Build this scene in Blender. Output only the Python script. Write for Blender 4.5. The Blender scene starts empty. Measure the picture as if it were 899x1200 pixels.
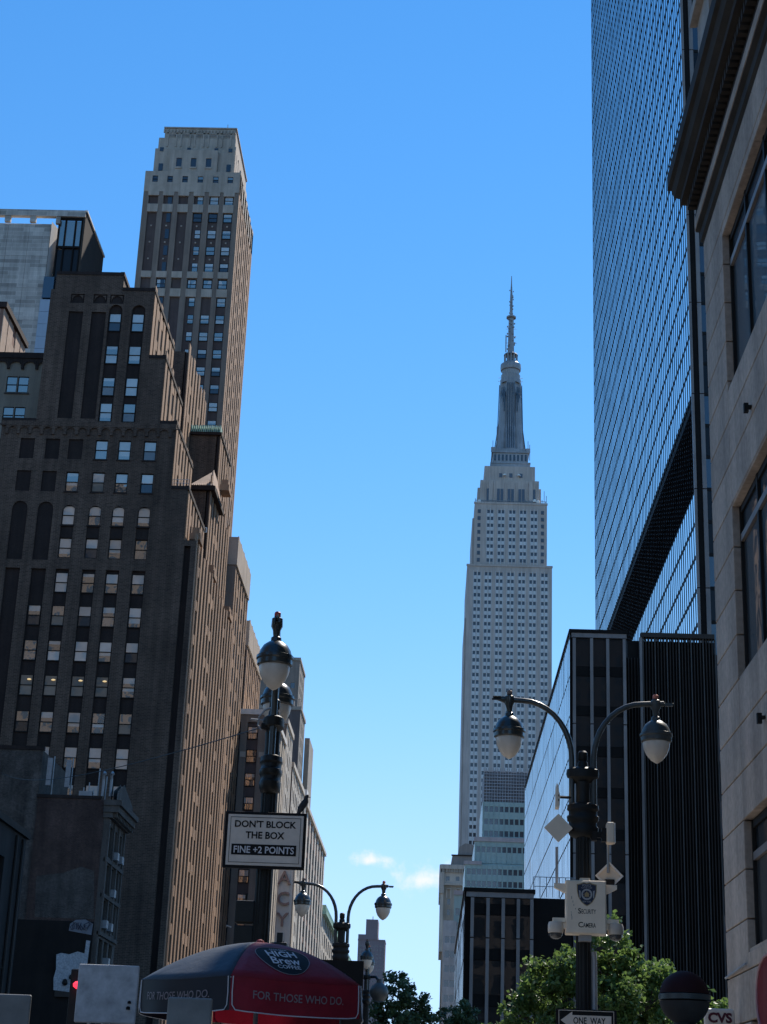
import bpy, bmesh, math, random
from mathutils import Vector, Matrix
random.seed(11)
scene = bpy.context.scene
COL = scene.collection
R = math.radians

# ------------------------------------------------------------------ camera
H = 1.65
CAM_YAW, CAM_PITCH, CAM_ROLL = R(-2.1757), R(20.053), R(2.2327)
cam = bpy.data.cameras.new('camera')
cam_o = bpy.data.objects.new('camera', cam); COL.objects.link(cam_o)
_f = Vector((math.sin(CAM_YAW)*math.cos(CAM_PITCH), math.cos(CAM_YAW)*math.cos(CAM_PITCH), math.sin(CAM_PITCH)))
_r = Vector((math.cos(CAM_YAW), -math.sin(CAM_YAW), 0)); _u = _r.cross(_f)
_r2 = _r*math.cos(CAM_ROLL)+_u*math.sin(CAM_ROLL); _u2 = -_r*math.sin(CAM_ROLL)+_u*math.cos(CAM_ROLL)
m = Matrix((( _r2.x, _u2.x, -_f.x, 0), (_r2.y, _u2.y, -_f.y, 0), (_r2.z, _u2.z, -_f.z, H), (0, 0, 0, 1)))
cam_o.matrix_world = m
cam.sensor_fit = 'AUTO'; cam.sensor_width = 36.0
cam.lens = 1965.2/1200*36
cam.clip_start = 0.1; cam.clip_end = 9000
scene.camera = cam_o
scene.render.resolution_x = 767; scene.render.resolution_y = 1024

# ------------------------------------------------------------------ sky and sun
SUN_AZ, SUN_EL = R(23.5), R(51)         # azimuth measured from the street axis (+Y) towards +X
world = bpy.data.worlds.new('World'); scene.world = world; world.use_nodes = True
nt = world.node_tree; N = nt.nodes; L = nt.links
for n in list(N): N.remove(n)
sky = N.new('ShaderNodeTexSky'); sky.sky_type = 'NISHITA'; sky.sun_disc = False
sky.sun_elevation = SUN_EL; sky.sun_rotation = SUN_AZ
sky.altitude = 10; sky.air_density = 1.0; sky.dust_density = 0.0; sky.ozone_density = 1.5
hsv = N.new('ShaderNodeHueSaturation'); hsv.inputs['Saturation'].default_value = 1.34; hsv.inputs['Hue'].default_value = .502
L.new(sky.outputs[0], hsv.inputs['Color'])
# soft shoulder so that the bright horizon keeps its colour
sr = N.new('ShaderNodeSeparateColor'); cr_ = N.new('ShaderNodeCombineColor'); L.new(hsv.outputs[0], sr.inputs[0])
for i_, k_ in enumerate((3.1, 4.9, 8.5)):
    q_ = None
    def m_(op, a, b):
        n = N.new('ShaderNodeMath'); n.operation = op
        for j, v in enumerate((a, b)):
            if isinstance(v, (int, float)): n.inputs[j].default_value = v
            else: L.new(v, n.inputs[j])
        return n.outputs[0]
    p4 = m_('POWER', m_('MULTIPLY', sr.outputs[i_], 1/k_), 3.0)
    L.new(m_('DIVIDE', sr.outputs[i_], m_('POWER', m_('ADD', p4, 1.0), 1/3.0)), cr_.inputs[i_])
# fair-weather clouds low over the horizon, placed by compass direction all the way round
tc = N.new('ShaderNodeTexCoord'); sep = N.new('ShaderNodeSeparateXYZ'); L.new(tc.outputs['Generated'], sep.inputs[0])
def wm(op, a, b=None, c=None):
    n = N.new('ShaderNodeMath'); n.operation = op
    for i, v in enumerate((a, b, c)):
        if v is None: continue
        if isinstance(v, (int, float)): n.inputs[i].default_value = v
        else: L.new(v, n.inputs[i])
    return n.outputs[0]
az = wm('ARCTAN2', sep.outputs[0], sep.outputs[1]); el = wm('ARCSINE', sep.outputs[2])
nz = N.new('ShaderNodeTexNoise'); nz.inputs['Scale'].default_value = 38; nz.inputs['Detail'].default_value = 8; nz.inputs['Roughness'].default_value = .62
L.new(tc.outputs['Generated'], nz.inputs['Vector'])
total = None
CLOUDS = [(-.2, 7.75, 1.7, .95), (-2.1, 8.3, 1.25, .42), (1.2, 6.5, 2.2, .6), (-14, 9, 3, .9), (17, 8, 4, 1.1), (44, 9.5, 4, 1.2),
          (75, 8, 5, 1.2), (-48, 10, 4, 1.2), (-85, 8, 5, 1.3), (118, 9, 5, 1.2), (-125, 9, 5, 1.3), (165, 8.5, 5, 1.2)]
for a, e, sa, se in CLOUDS:
    dx = wm('MULTIPLY', wm('SUBTRACT', az, R(a)), 1/R(sa)); dy = wm('MULTIPLY', wm('SUBTRACT', el, R(e)), 1/R(se))
    d2 = wm('SQRT', wm('ADD', wm('MULTIPLY', dx, dx), wm('MULTIPLY', dy, dy)))
    v = wm('SUBTRACT', 1.0, d2)
    total = v if total is None else wm('MAXIMUM', total, v)
mask = wm('ADD', total, wm('MULTIPLY', wm('SUBTRACT', nz.outputs[0], .5), 3.0))
ss = N.new('ShaderNodeMapRange'); ss.interpolation_type = 'SMOOTHSTEP'
ss.inputs['From Min'].default_value = .35; ss.inputs['From Max'].default_value = 1.25; ss.inputs['To Max'].default_value = .9
L.new(mask, ss.inputs['Value'])
mixc = N.new('ShaderNodeMix'); mixc.data_type = 'RGBA'
L.new(ss.outputs[0], mixc.inputs[0]); L.new(cr_.outputs[0], mixc.inputs[6]); mixc.inputs[7].default_value = (5.2, 5.1, 5.2, 1)
bg = N.new('ShaderNodeBackground'); bg.inputs['Strength'].default_value = 0.15
out = N.new('ShaderNodeOutputWorld')
L.new(mixc.outputs[2], bg.inputs[0]); L.new(bg.outputs[0], out.inputs[0])

sun = bpy.data.lights.new('sun', 'SUN'); sun.energy = 5.0; sun.angle = R(.53); sun.color = (1, .93, .84)
sun_o = bpy.data.objects.new('sun', sun); COL.objects.link(sun_o)
sd = Vector((math.sin(SUN_AZ)*math.cos(SUN_EL), math.cos(SUN_AZ)*math.cos(SUN_EL), math.sin(SUN_EL)))
sun_o.rotation_euler = sd.to_track_quat('Z', 'Y').to_euler(); sun_o.location = (40, 40, 300)
vs = scene.view_settings; vs.view_transform = 'Standard'; vs.look = 'None'; vs.gamma = 1; vs.exposure = 0.42; vs.use_curve_mapping = False
scene.render.engine = 'CYCLES'

# ------------------------------------------------------------------ materials
MATS = {}
def mat(name, col, rough=.8, var=.22, scale=.35, streak=.25, metal=0., spec=.35, brick=None, fine=0, bump=0., trans=0., coat=0., orand=0.):
    if name in MATS: return MATS[name]
    mt = bpy.data.materials.new(name); mt.use_nodes = True; MATS[name] = mt
    t = mt.node_tree; n = t.nodes; l = t.links; b = n['Principled BSDF']
    b.inputs['Roughness'].default_value = rough; b.inputs['Metallic'].default_value = metal
    b.inputs['Specular IOR Level'].default_value = spec
    if coat: b.inputs['Coat Weight'].default_value = coat; b.inputs['Coat Roughness'].default_value = .08
    g = n.new('ShaderNodeNewGeometry')
    def noise(sc, det, vec):
        k = n.new('ShaderNodeTexNoise'); k.inputs['Scale'].default_value = sc; k.inputs['Detail'].default_value = det; k.inputs['Roughness'].default_value = .6
        l.new(vec, k.inputs['Vector']); return k
    def mul(colsock, facsock, lo, hi):
        r = n.new('ShaderNodeMapRange'); r.inputs['From Min'].default_value = .3; r.inputs['From Max'].default_value = .7
        r.inputs['To Min'].default_value = lo; r.inputs['To Max'].default_value = hi; l.new(facsock, r.inputs['Value'])
        x = n.new('ShaderNodeVectorMath'); x.operation = 'SCALE'; l.new(colsock, x.inputs[0]); l.new(r.outputs[0], x.inputs['Scale']); return x.outputs[0]
    rgb = n.new('ShaderNodeRGB'); rgb.outputs[0].default_value = (*col, 1); c = rgb.outputs[0]
    pos = g.outputs['Position']
    if brick:
        s = n.new('ShaderNodeSeparateXYZ'); l.new(pos, s.inputs[0]); ad = n.new('ShaderNodeMath'); l.new(s.outputs[0], ad.inputs[0]); l.new(s.outputs[1], ad.inputs[1])
        cb = n.new('ShaderNodeCombineXYZ'); l.new(ad.outputs[0], cb.inputs[0]); l.new(s.outputs[2], cb.inputs[1])
        bt = n.new('ShaderNodeTexBrick'); l.new(cb.outputs[0], bt.inputs['Vector']); bt.inputs['Scale'].default_value = 1
        bt.inputs['Brick Width'].default_value = brick[0]; bt.inputs['Row Height'].default_value = brick[1]; bt.inputs['Mortar Size'].default_value = brick[2]
        bt.inputs['Color1'].default_value = tuple(v*.72 for v in col)+(1,); bt.inputs['Color2'].default_value = tuple(min(1, v*1.3) for v in col)+(1,)
        bt.inputs['Mortar'].default_value = tuple(v*1.5+.02 for v in col)+(1,); c = bt.outputs[0]
    if var: c = mul(c, noise(scale, 6, pos).outputs[0], 1-var, 1+var)
    if fine: c = mul(c, noise(9, 4, pos).outputs[0], 1-fine, 1+fine)
    if streak:
        mp = n.new('ShaderNodeMapping'); mp.inputs['Scale'].default_value = (1, 1, .06); l.new(pos, mp.inputs[0])
        c = mul(c, noise(1.3, 5, mp.outputs[0]).outputs[0], 1-streak, 1+streak*.6)
    if orand:
        oi = n.new('ShaderNodeObjectInfo'); r_ = n.new('ShaderNodeMapRange'); r_.inputs['To Min'].default_value = 1-orand; r_.inputs['To Max'].default_value = 1+orand; l.new(oi.outputs['Random'], r_.inputs['Value'])
        x_ = n.new('ShaderNodeVectorMath'); x_.operation = 'SCALE'; l.new(c, x_.inputs[0]); l.new(r_.outputs[0], x_.inputs['Scale']); c = x_.outputs[0]
    l.new(c, b.inputs['Base Color'])
    if bump:
        bp = n.new('ShaderNodeBump'); bp.inputs['Strength'].default_value = bump; bp.inputs['Distance'].default_value = .02
        l.new(noise(14, 5, pos).outputs[0], bp.inputs['Height']); l.new(bp.outputs[0], b.inputs['Normal'])
    if trans:
        tr = n.new('ShaderNodeBsdfTranslucent'); l.new(c, tr.inputs[0]); mx = n.new('ShaderNodeMixShader'); mx.inputs[0].default_value = trans
        l.new(b.outputs[0], mx.inputs[1]); l.new(tr.outputs[0], mx.inputs[2]); l.new(mx.outputs[0], n['Material Output'].inputs[0])
    return mt
def pane_mat(name, col, refl=.2, rough=.04, randv=.5, wav=.0, top_=.95, gtint=(1, 1, 1)):
    """opaque coated window glass: tinted depth plus a clear reflection, each pane a little different"""
    if name in MATS: return MATS[name]
    mt = bpy.data.materials.new(name); mt.use_nodes = True; MATS[name] = mt
    t = mt.node_tree; n = t.nodes; l = t.links; b = n['Principled BSDF']
    b.inputs['Roughness'].default_value = .5; b.inputs['Specular IOR Level'].default_value = .2
    oi = n.new('ShaderNodeObjectInfo'); g = n.new('ShaderNodeNewGeometry')
    nz = n.new('ShaderNodeTexNoise'); nz.inputs['Scale'].default_value = 1.1; nz.inputs['Detail'].default_value = 4; l.new(g.outputs['Position'], nz.inputs['Vector'])
    ad = n.new('ShaderNodeMath'); ad.operation = 'ADD'; l.new(oi.outputs['Random'], ad.inputs[0]); l.new(nz.outputs[0], ad.inputs[1])
    r = n.new('ShaderNodeMapRange'); r.inputs['From Min'].default_value = .3; r.inputs['From Max'].default_value = 1.6
    r.inputs['To Min'].default_value = 1-randv; r.inputs['To Max'].default_value = 1+randv; l.new(ad.outputs[0], r.inputs['Value'])
    x = n.new('ShaderNodeVectorMath'); x.operation = 'SCALE'; x.inputs[0].default_value = col; l.new(r.outputs[0], x.inputs['Scale']); l.new(x.outputs[0], b.inputs['Base Color'])
    gl = n.new('ShaderNodeBsdfGlossy'); gl.inputs['Color'].default_value = (*gtint, 1); gl.inputs['Roughness'].default_value = rough
    fr = n.new('ShaderNodeFresnel'); fr.inputs['IOR'].default_value = 1.5
    mr = n.new('ShaderNodeMapRange'); mr.inputs['From Min'].default_value = .04; mr.inputs['From Max'].default_value = 1; mr.inputs['To Min'].default_value = refl; mr.inputs['To Max'].default_value = top_
    l.new(fr.outputs[0], mr.inputs['Value'])
    if wav:
        bp = n.new('ShaderNodeBump'); bp.inputs['Strength'].default_value = wav; bp.inputs['Distance'].default_value = .05
        n2 = n.new('ShaderNodeTexNoise'); n2.inputs['Scale'].default_value = .9; l.new(g.outputs['Position'], n2.inputs['Vector']); l.new(n2.outputs[0], bp.inputs['Height']); l.new(bp.outputs[0], gl.inputs['Normal'])
    mx = n.new('ShaderNodeMixShader'); l.new(mr.outputs[0], mx.inputs[0]); l.new(b.outputs[0], mx.inputs[1]); l.new(gl.outputs[0], mx.inputs[2]); l.new(mx.outputs[0], n['Material Output'].inputs[0])
    return mt
def emis(name, col, s):
    if name in MATS: return MATS[name]
    mt = bpy.data.materials.new(name); mt.use_nodes = True; MATS[name] = mt
    b = mt.node_tree.nodes['Principled BSDF']; b.inputs['Base Color'].default_value = (*col, 1)
    b.inputs['Emission Color'].default_value = (*col, 1); b.inputs['Emission Strength'].default_value = s
    return mt

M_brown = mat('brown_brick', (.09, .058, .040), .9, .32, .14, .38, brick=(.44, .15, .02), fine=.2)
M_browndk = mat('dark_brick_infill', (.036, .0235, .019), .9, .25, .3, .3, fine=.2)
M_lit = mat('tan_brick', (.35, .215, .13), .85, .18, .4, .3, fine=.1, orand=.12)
M_litdk = mat('tan_brick_recess', (.26, .18, .13), .85, .2, .4, .2)
M_nelson = mat('grey_brown_brick', (.26, .205, .165), .85, .12, .3, .2, fine=.1)
M_nelsonsp = mat('purple_brown_spandrel', (.11, .08, .072), .85, .15, .5, .2)
M_stone = mat('pale_terracotta', (.47, .395, .32), .8, .14, .4, .25, fine=.1)
M_lime = mat('limestone', (.51, .43, .38), .85, .11, .1, .2)
M_esbmetal = mat('esb_spandrel_metal', (.62, .59, .565), .45, .12, .2, .1, metal=.25)
M_mast = mat('mast_metal', (.31, .305, .31), .5, .2, .15, .2, metal=.35)
M_conc = mat('board_marked_concrete', (.46, .42, .37), .85, .15, .5, .25, brick=(3.2, .7, .02), fine=.1)
M_dkclad = mat('dark_cladding', (.062, .05, .041), .7, .15, .4, .1, spec=.08)
M_strip = mat('bronze_grey_strip', (.26, .22, .195), .5, .15, .4, .25, metal=.2)
M_black = mat('black_metal', (.016, .013, .011), .6, .2, .6, 0, spec=.08)
M_dkframe = mat('dark_frame', (.02, .0175, .0155), .6, .15, .6, 0, spec=.15)
M_tan = mat('tan_stone', (.48, .375, .29), .85, .14, .8, .3, fine=.16, bump=.3, orand=.09)
M_tandk = mat('dark_cornice_metal', (.06, .05, .041), .8, .2, .8, .2, spec=.1)
M_mint = mat('mint_glazed_spandrel', (.33, .43, .40), .35, .08, .2, .12)
M_pinkband = mat('pink_grey_coping', (.42, .36, .35), .8, .1, .3, .15)
M_hotel = mat('buff_brick', (.34, .29, .235), .85, .12, .2, .2)
M_hotelw = mat('hotel_trim', (.47, .42, .36), .85, .12, .2, .2)
M_roofbr = mat('mansard_roof', (.26, .225, .20), .8, .15, .2, .2)
M_far = mat('far_pink_brick', (.25, .19, .19), .9, .08, .05, .1)
M_redbrick = mat('old_red_brick', (.058, .034, .026), .92, .3, .6, .4, brick=(.22, .075, .012), fine=.3, bump=.3)
M_greybrick = mat('whitewashed_brick', (.065, .054, .045), .92, .35, .8, .45, brick=(.22, .075, .012), fine=.3, bump=.3)
M_greystone = mat('weathered_grey_stone', (.1, .085, .072), .85, .18, .8, .3, fine=.15)
M_macy = mat('macy_limestone', (.58, .51, .42), .85, .08, .2, .15)
M_red_br = mat('red_brown_brick', (.25, .14, .10), .85, .12, .3, .2)
M_white = mat('white_paint', (.82, .77, .7), .55, .06, 2, .1)
M_copper = mat('copper_green', (.30, .47, .38), .7, .15, .6, .2)
M_tile = mat('clay_tile', (.42, .30, .22), .8, .2, .9, .1)
M_lampgreen = mat('lamp_enamel', (.022, .027, .025), .3, .15, 3, 0, spec=.5, coat=.3)
M_lampgrey = mat('weathered_lamp_enamel', (.055, .06, .055), .42, .18, 4, .1, spec=.5)
M_post = mat('black_post_paint', (.011, .012, .011), .5, .25, 4, .1, spec=.3)
M_off = mat('offwhite_plastic', (.84, .70, .53), .5, .06, 5, .1)
M_camgrey = mat('camera_dome_grey', (.55, .47, .38), .4, .06, 5, .1)
M_orange = mat('photocell_orange', (.65, .2, .12), .5, .1, 5, 0)
M_redcap = mat('photocell_red', (.5, .06, .05), .5, .1, 5, 0)
M_signw = mat('sign_white', (.66, .57, .48), .5, .05, 6, .12, fine=.05)
M_signk = mat('sign_black', (.013, .012, .012), .6, .1, 6, 0, spec=.12)
M_gold = mat('shield_gold', (.36, .25, .11), .5, .1, 8, 0)
M_navy = mat('shield_navy', (.02, .025, .05), .5, .1, 8, 0)
M_silver = mat('shield_silver', (.34, .34, .34), .5, .1, 8, 0)
M_umbred = mat('umbrella_red', (.24, .010, .024), .6, .2, 4, 0, trans=.18, bump=.35)
M_umbblue = mat('umbrella_navy', (.035, .047, .066), .6, .2, 4, 0, trans=.1, bump=.35)
M_print = mat('white_print', (.62, .60, .60), .6, .05, 6, 0)
M_lens = mat('frosted_lens', (.66, .58, .48), .3, .08, 6, .1, spec=.4)
M_pane = pane_mat('sash_glass', (.10, .095, .09), .34, .02, .6, .12, .95, (1, .9, .78))
M_paneb = pane_mat('sash_glass_blind', (.50, .47, .43), .25, .03, .35, .06, .95, (1, .9, .78))
M_panew = pane_mat('sash_glass_warm', (.16, .145, .12), .1, .03, .4, .06)
M_panedk = pane_mat('window_dark', (.02, .021, .024), .08, .03, .5, .05)
M_bluegl = pane_mat('curtain_glass', (.01, .02, .04), .06, .015, .3, .02, .92)
M_podgl = pane_mat('podium_glass', (.02, .03, .045), .1, .015, .3, .02, .8)
M_blackgl = pane_mat('black_glass', (.008, .0075, .007), .03, .02, .4, .05, .95, (.45, .45, .47))
M_esbpane = pane_mat('far_window', (.055, .058, .07), .06, .05, .7)  # pane colour lightened to suggest haze over the distance
M_hotpane = pane_mat('far_window_b', (.04, .042, .05), .08, .05, .6)
M_deep = mat('deep_window', (.022, .02, .02), .6, .3, 1.5, 0, spec=.03)
M_asph = mat('asphalt', (.05, .05, .052), .9, .2, .3, 0, fine=.3, bump=.4)
M_walk = mat('pavement_concrete', (.27, .265, .25), .9, .18, .4, 0, brick=(1.5, 1.5, .01), fine=.15)
M_kerb = mat('kerb_granite', (.3, .3, .29), .8, .15, 2, 0)
M_line = mat('road_paint', (.7, .7, .68), .8, .25, 3, 0)
M_bark = mat('bark', (.09, .07, .055), .9, .3, 5, .3, bump=.5)
M_leaf = mat('leaf_green', (.125, .195, .048), .42, .35, 1.4, 0, spec=.55, trans=.5)
M_leafdk = mat('leaf_dark_green', (.07, .105, .04), .45, .35, 1.2, 0, spec=.4, trans=.2)
M_galv = mat('galvanised', (.34, .34, .34), .5, .15, 4, .15, metal=.3)
M_feather = mat('pigeon_feather', (.03, .032, .036), .7, .3, 25, 0)
M_panelw = mat('scuffed_white_panel', (.42, .42, .42), .6, .12, 3, .15, fine=.3)
M_panelg = mat('grey_sign_back', (.2, .195, .18), .5, .25, 4, .1)
M_globered = mat('globe_red', (.032, .008, .008), .7, .2, 5, 0, spec=.15)
M_globew = mat('globe_milk', (.055, .046, .04), .7, .2, 5, 0, spec=.15)

# ------------------------------------------------------------------ mesh helpers
class MB:
    def __init__(s): s.v = []; s.f = []; s.m = []
    def quad(s, a, b, c, d, m=0):
        i = len(s.v); s.v += [a, b, c, d]; s.f.append((i, i+1, i+2, i+3)); s.m.append(m); return s
    def poly(s, pts, m=0):
        i = len(s.v); s.v += list(pts); s.f.append(tuple(range(i, i+len(pts)))); s.m.append(m); return s
    def box(s, x0, y0, z0, x1, y1, z1, m=0):
        if x0 > x1: x0, x1 = x1, x0
        if y0 > y1: y0, y1 = y1, y0
        if z0 > z1: z0, z1 = z1, z0
        i = len(s.v)
        s.v += [(x0,y0,z0),(x1,y0,z0),(x1,y1,z0),(x0,y1,z0),(x0,y0,z1),(x1,y0,z1),(x1,y1,z1),(x0,y1,z1)]
        for q in ((0,3,2,1),(4,5,6,7),(0,1,5,4),(1,2,6,5),(2,3,7,6),(3,0,4,7)): s.f.append(tuple(i+k for k in q)); s.m.append(m)
        return s
    def lathe(s, prof, c=(0,0,0), n=20, m=0, sq=None):
        i = len(s.v)
        for (r, z) in prof:
            for k in range(n):
                a = 2*math.pi*(k+.5)/n
                s.v.append((c[0]+r*math.cos(a), c[1]+r*math.sin(a), c[2]+z))
        for j in range(len(prof)-1):
            for k in range(n):
                a = i+j*n+k; b = i+j*n+(k+1) % n
                s.f.append((a, b, b+n, a+n)); s.m.append(m)
        s.f.append(tuple(i+k for k in range(n))[::-1]); s.m.append(m)
        s.f.append(tuple(i+(len(prof)-1)*n+k for k in range(n))); s.m.append(m)
        return s
    def tube(s, pts, r, n=8, m=0):
        pts = [Vector(p) for p in pts]; rs = r if isinstance(r, (list, tuple)) else [r]*len(pts)
        i = len(s.v); up = Vector((.13, .21, 1)).normalized()
        for j, p in enumerate(pts):
            t = (pts[min(j+1, len(pts)-1)]-pts[max(j-1, 0)]).normalized()
            a = t.cross(up)
            if a.length < .05: a = t.cross(Vector((1, .3, 0)))
            a.normalize(); b = t.cross(a)
            for k in range(n):
                q = 2*math.pi*k/n; s.v.append(tuple(p+(a*math.cos(q)+b*math.sin(q))*rs[j]))
        for j in range(len(pts)-1):
            for k in range(n):
                a = i+j*n+k; b = i+j*n+(k+1) % n
                s.f.append((a, b, b+n, a+n)); s.m.append(m)
        s.f.append(tuple(i+k for k in range(n))); s.m.append(m); s.f.append(tuple(i+(len(pts)-1)*n+k for k in range(n))[::-1]); s.m.append(m)
        return s
    def build(s, name, mats, parent=None, origin=None, smooth=False, kind=None, bevel=0):
        """link as one mesh object; vertices are world coordinates, the object's origin is its parent's base"""
        base = Vector(origin) if origin is not None else (parent.matrix_world.translation.copy() if parent else Vector((0, 0, 0)))
        if parent is not None and origin is None: base = wloc(parent)
        me = bpy.data.meshes.new(name)
        me.from_pydata([(v[0]-base.x, v[1]-base.y, v[2]-base.z) for v in s.v], [], s.f)
        if not isinstance(mats, (list, tuple)): mats = [mats]
        for x in mats: me.materials.append(x)
        if len(mats) > 1: me.polygons.foreach_set('material_index', s.m)
        if smooth: me.polygons.foreach_set('use_smooth', [True]*len(me.polygons))
        me.update()
        o = bpy.data.objects.new(name, me); COL.objects.link(o)
        if parent is not None: o.parent = parent; o.location = base-wloc(parent)
        else: o.location = base
        if kind: o['kind'] = kind
        if bevel:
            bv = o.modifiers.new('bevel', 'BEVEL'); bv.width = bevel; bv.segments = 2; bv.limit_method = 'ANGLE'
        if smooth and len(me.polygons) < 60000:
            try: me.set_sharp_from_angle(angle=R(38))
            except Exception: pass
        return o
def wloc(o):
    v = Vector(o.location)
    while o.parent: o = o.parent; v = v+Vector(o.location)
    return v
def thing(name, label, cat, loc=(0,0,0), group=None):
    o = bpy.data.objects.new(name, None); COL.objects.link(o); o.location = loc; o.empty_display_size = .5
    o['label'] = label; o['category'] = cat
    if group: o['group'] = group
    return o
def tag(o, label, cat, group=None):
    o['label'] = label; o['category'] = cat
    if group: o['group'] = group
    return o
def struct(name, mb, m):
    o = mb.build(name, m); o['kind'] = 'structure'; return o
def inst(proto_mesh, name, pos, parent):
    o = bpy.data.objects.new(name, proto_mesh); COL.objects.link(o); o.parent = parent; o.location = Vector(pos)-wloc(parent); return o

# faces: 'W' looks to -Y, 'S' looks to +X, 'N' looks to -X. u runs along X (W) or Y (S, N)
def pt(face, c, u, z, d=0.):
    if face == 'W': return (u, c+d, z)
    if face == 'S': return (c-d, u, z)
    return (c+d, u, z)
def fbox(mb, face, c, u0, u1, z0, z1, d0, d1, m=0):
    a = pt(face, c, u0, z0, d0); b = pt(face, c, u1, z1, d1); mb.box(a[0], a[1], a[2], b[0], b[1], b[2], m)
def wall(mb, face, c, u0, u1, z0, z1, ops=(), depth=.3, m=0, mback=None):
    """flat wall with real openings (u0,z0,u1,z1[,depth]) and reveals"""
    us = sorted({round(x, 4) for x in [u0, u1]+[o[0] for o in ops]+[o[2] for o in ops] if u0-1e-6 <= x <= u1+1e-6})
    zs = sorted({round(x, 4) for x in [z0, z1]+[o[1] for o in ops]+[o[3] for o in ops] if z0-1e-6 <= x <= z1+1e-6})
    ui = {u: i for i, u in enumerate(us)}; zi = {z: i for i, z in enumerate(zs)}
    hole = set()
    for o in ops:
        a, b, e, g = [round(v, 4) for v in o[:4]]
        a = max(a, us[0]); e = min(e, us[-1]); b = max(b, zs[0]); g = min(g, zs[-1])
        for i in range(ui[a], ui[e]):
            for j in range(zi[b], zi[g]): hole.add((i, j))
        d = o[4] if len(o) > 4 else depth
        P = lambda u, z, dd: pt(face, c, u, z, dd)
        mb.quad(P(a,b,0), P(e,b,0), P(e,b,d), P(a,b,d), m); mb.quad(P(a,g,0), P(a,g,d), P(e,g,d), P(e,g,0), m)
        mb.quad(P(a,b,0), P(a,b,d), P(a,g,d), P(a,g,0), m); mb.quad(P(e,b,0), P(e,g,0), P(e,g,d), P(e,b,d), m)
        if mback is not None: mb.quad(P(a,b,d), P(e,b,d), P(e,g,d), P(a,g,d), mback)
    for j in range(len(zs)-1):      # merge runs of cells along u
        i = 0
        while i < len(us)-1:
            if (i, j) in hole: i += 1; continue
            k = i
            while k < len(us)-1 and (k, j) not in hole: k += 1
            mb.quad(pt(face, c, us[i], zs[j]), pt(face, c, us[k], zs[j]), pt(face, c, us[k], zs[j+1]), pt(face, c, us[i], zs[j+1]), m); i = k
def arch_fill(mb, face, c, u0, u1, zs, zt, m=0, n=8, d=0):
    """brick corners that turn a square opening head into a round arch"""
    mid = (u0+u1)/2; r = (u1-u0)/2
    for k in range(n):
        a0 = math.pi*k/n; a1 = math.pi*(k+1)/n
        p0 = (mid-r*math.cos(a0), zs+(zt-zs)*math.sin(a0)); p1 = (mid-r*math.cos(a1), zs+(zt-zs)*math.sin(a1))
        mb.quad(pt(face, c, p0[0], p0[1], d), pt(face, c, p1[0], p1[1], d), pt(face, c, p1[0], zt, d), pt(face, c, p0[0], zt, d), m)
        mb.quad(pt(face, c, p0[0], p0[1], d), pt(face, c, p0[0], p0[1], d+.28), pt(face, c, p1[0], p1[1], d+.28), pt(face, c, p1[0], p1[1], d), m)

# sash window: one frame mesh and pane meshes shared by all windows of a size
PROTO = {}
def sash_meshes(w, h, face, arch=False):
    key = (round(w, 3), round(h, 3), face, arch)
    if key in PROTO: return PROTO[key]
    t = .07*min(1.4, w/1.2)
    fm = MB(); f = lambda a, b, z0, z1, d0, d1: fbox(fm, face, 0, a, b, z0, z1, d0, d1)
    f(-w/2, -w/2+t, -h/2, h/2, 0, .1); f(w/2-t, w/2, -h/2, h/2, 0, .1)
    f(-w/2+t, w/2-t, -h/2, -h/2+t*1.4, 0, .1); f(-w/2+t, w/2-t, h/2-t, h/2, 0, .1)
    f(-w/2+t, w/2-t, -.04, .04, -.01, .1)
    def mesh(mb, nm):
        me = bpy.data.meshes.new(nm); me.from_pydata(mb.v, [], mb.f); me.update(); return me
    fr = mesh(fm, 'window'); fr.materials.append(M_dkframe)
    ps = []
    for (z0, z1, dd) in ((.04, h/2-t, .035), (-h/2+t*1.4, -.04, .06)):
        for pm in (M_pane, M_paneb, M_panew, M_panedk):
            pb = MB(); fbox(pb, face, 0, -w/2+t, w/2-t, z0, z1, dd, dd+.02); me = mesh(pb, 'pane'); me.materials.append(pm); ps.append(me)
        for fr_ in (.35, .6):
            pb = MB(); zm = z1-(z1-z0)*fr_; fbox(pb, face, 0, -w/2+t, w/2-t, z0, zm, dd, dd+.02); fbox(pb, face, 0, -w/2+t, w/2-t, zm, z1, dd, dd+.02)
            me = mesh(pb, 'pane'); me.materials.append(M_pane); me.materials.append(M_paneb); me.polygons.foreach_set('material_index', [0]*6+[1]*6); ps.append(me)
    PROTO[key] = (fr, ps); return PROTO[key]
def sash(parent, face, c, u, z, w, h, d, up=None, lo=None, tilt=True):
    fr, ps = sash_meshes(w, h, face)
    o = inst(fr, 'window', pt(face, c, u, z, d), parent)
    up = random.choice((0, 1, 1, 4, 5, 1)) if up is None else up
    lo = random.choice((0, 0, 1, 3, 2, 4, 5)) if lo is None else lo
    for k in (up, 6+lo):
        p = bpy.data.objects.new('pane', ps[k]); COL.objects.link(p); p.parent = o
        if tilt: p.rotation_euler = (R(random.uniform(-.7, .7)), 0, R(random.uniform(-1, 1)))
    return o
def cap(parent, x0, y0, x1, y1, z, h=.5, over=.12, m=None, name='parapet'):
    return MB().box(x0-over, y0-over, z, x1+over, y1+over, z+h).build(name, m, parent)
def body(parent, x0, y0, x1, y1, z0, z1, m, name='body'):
    return MB().box(x0, y0, z0, x1, y1, z1).build(name, m, parent)

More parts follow.
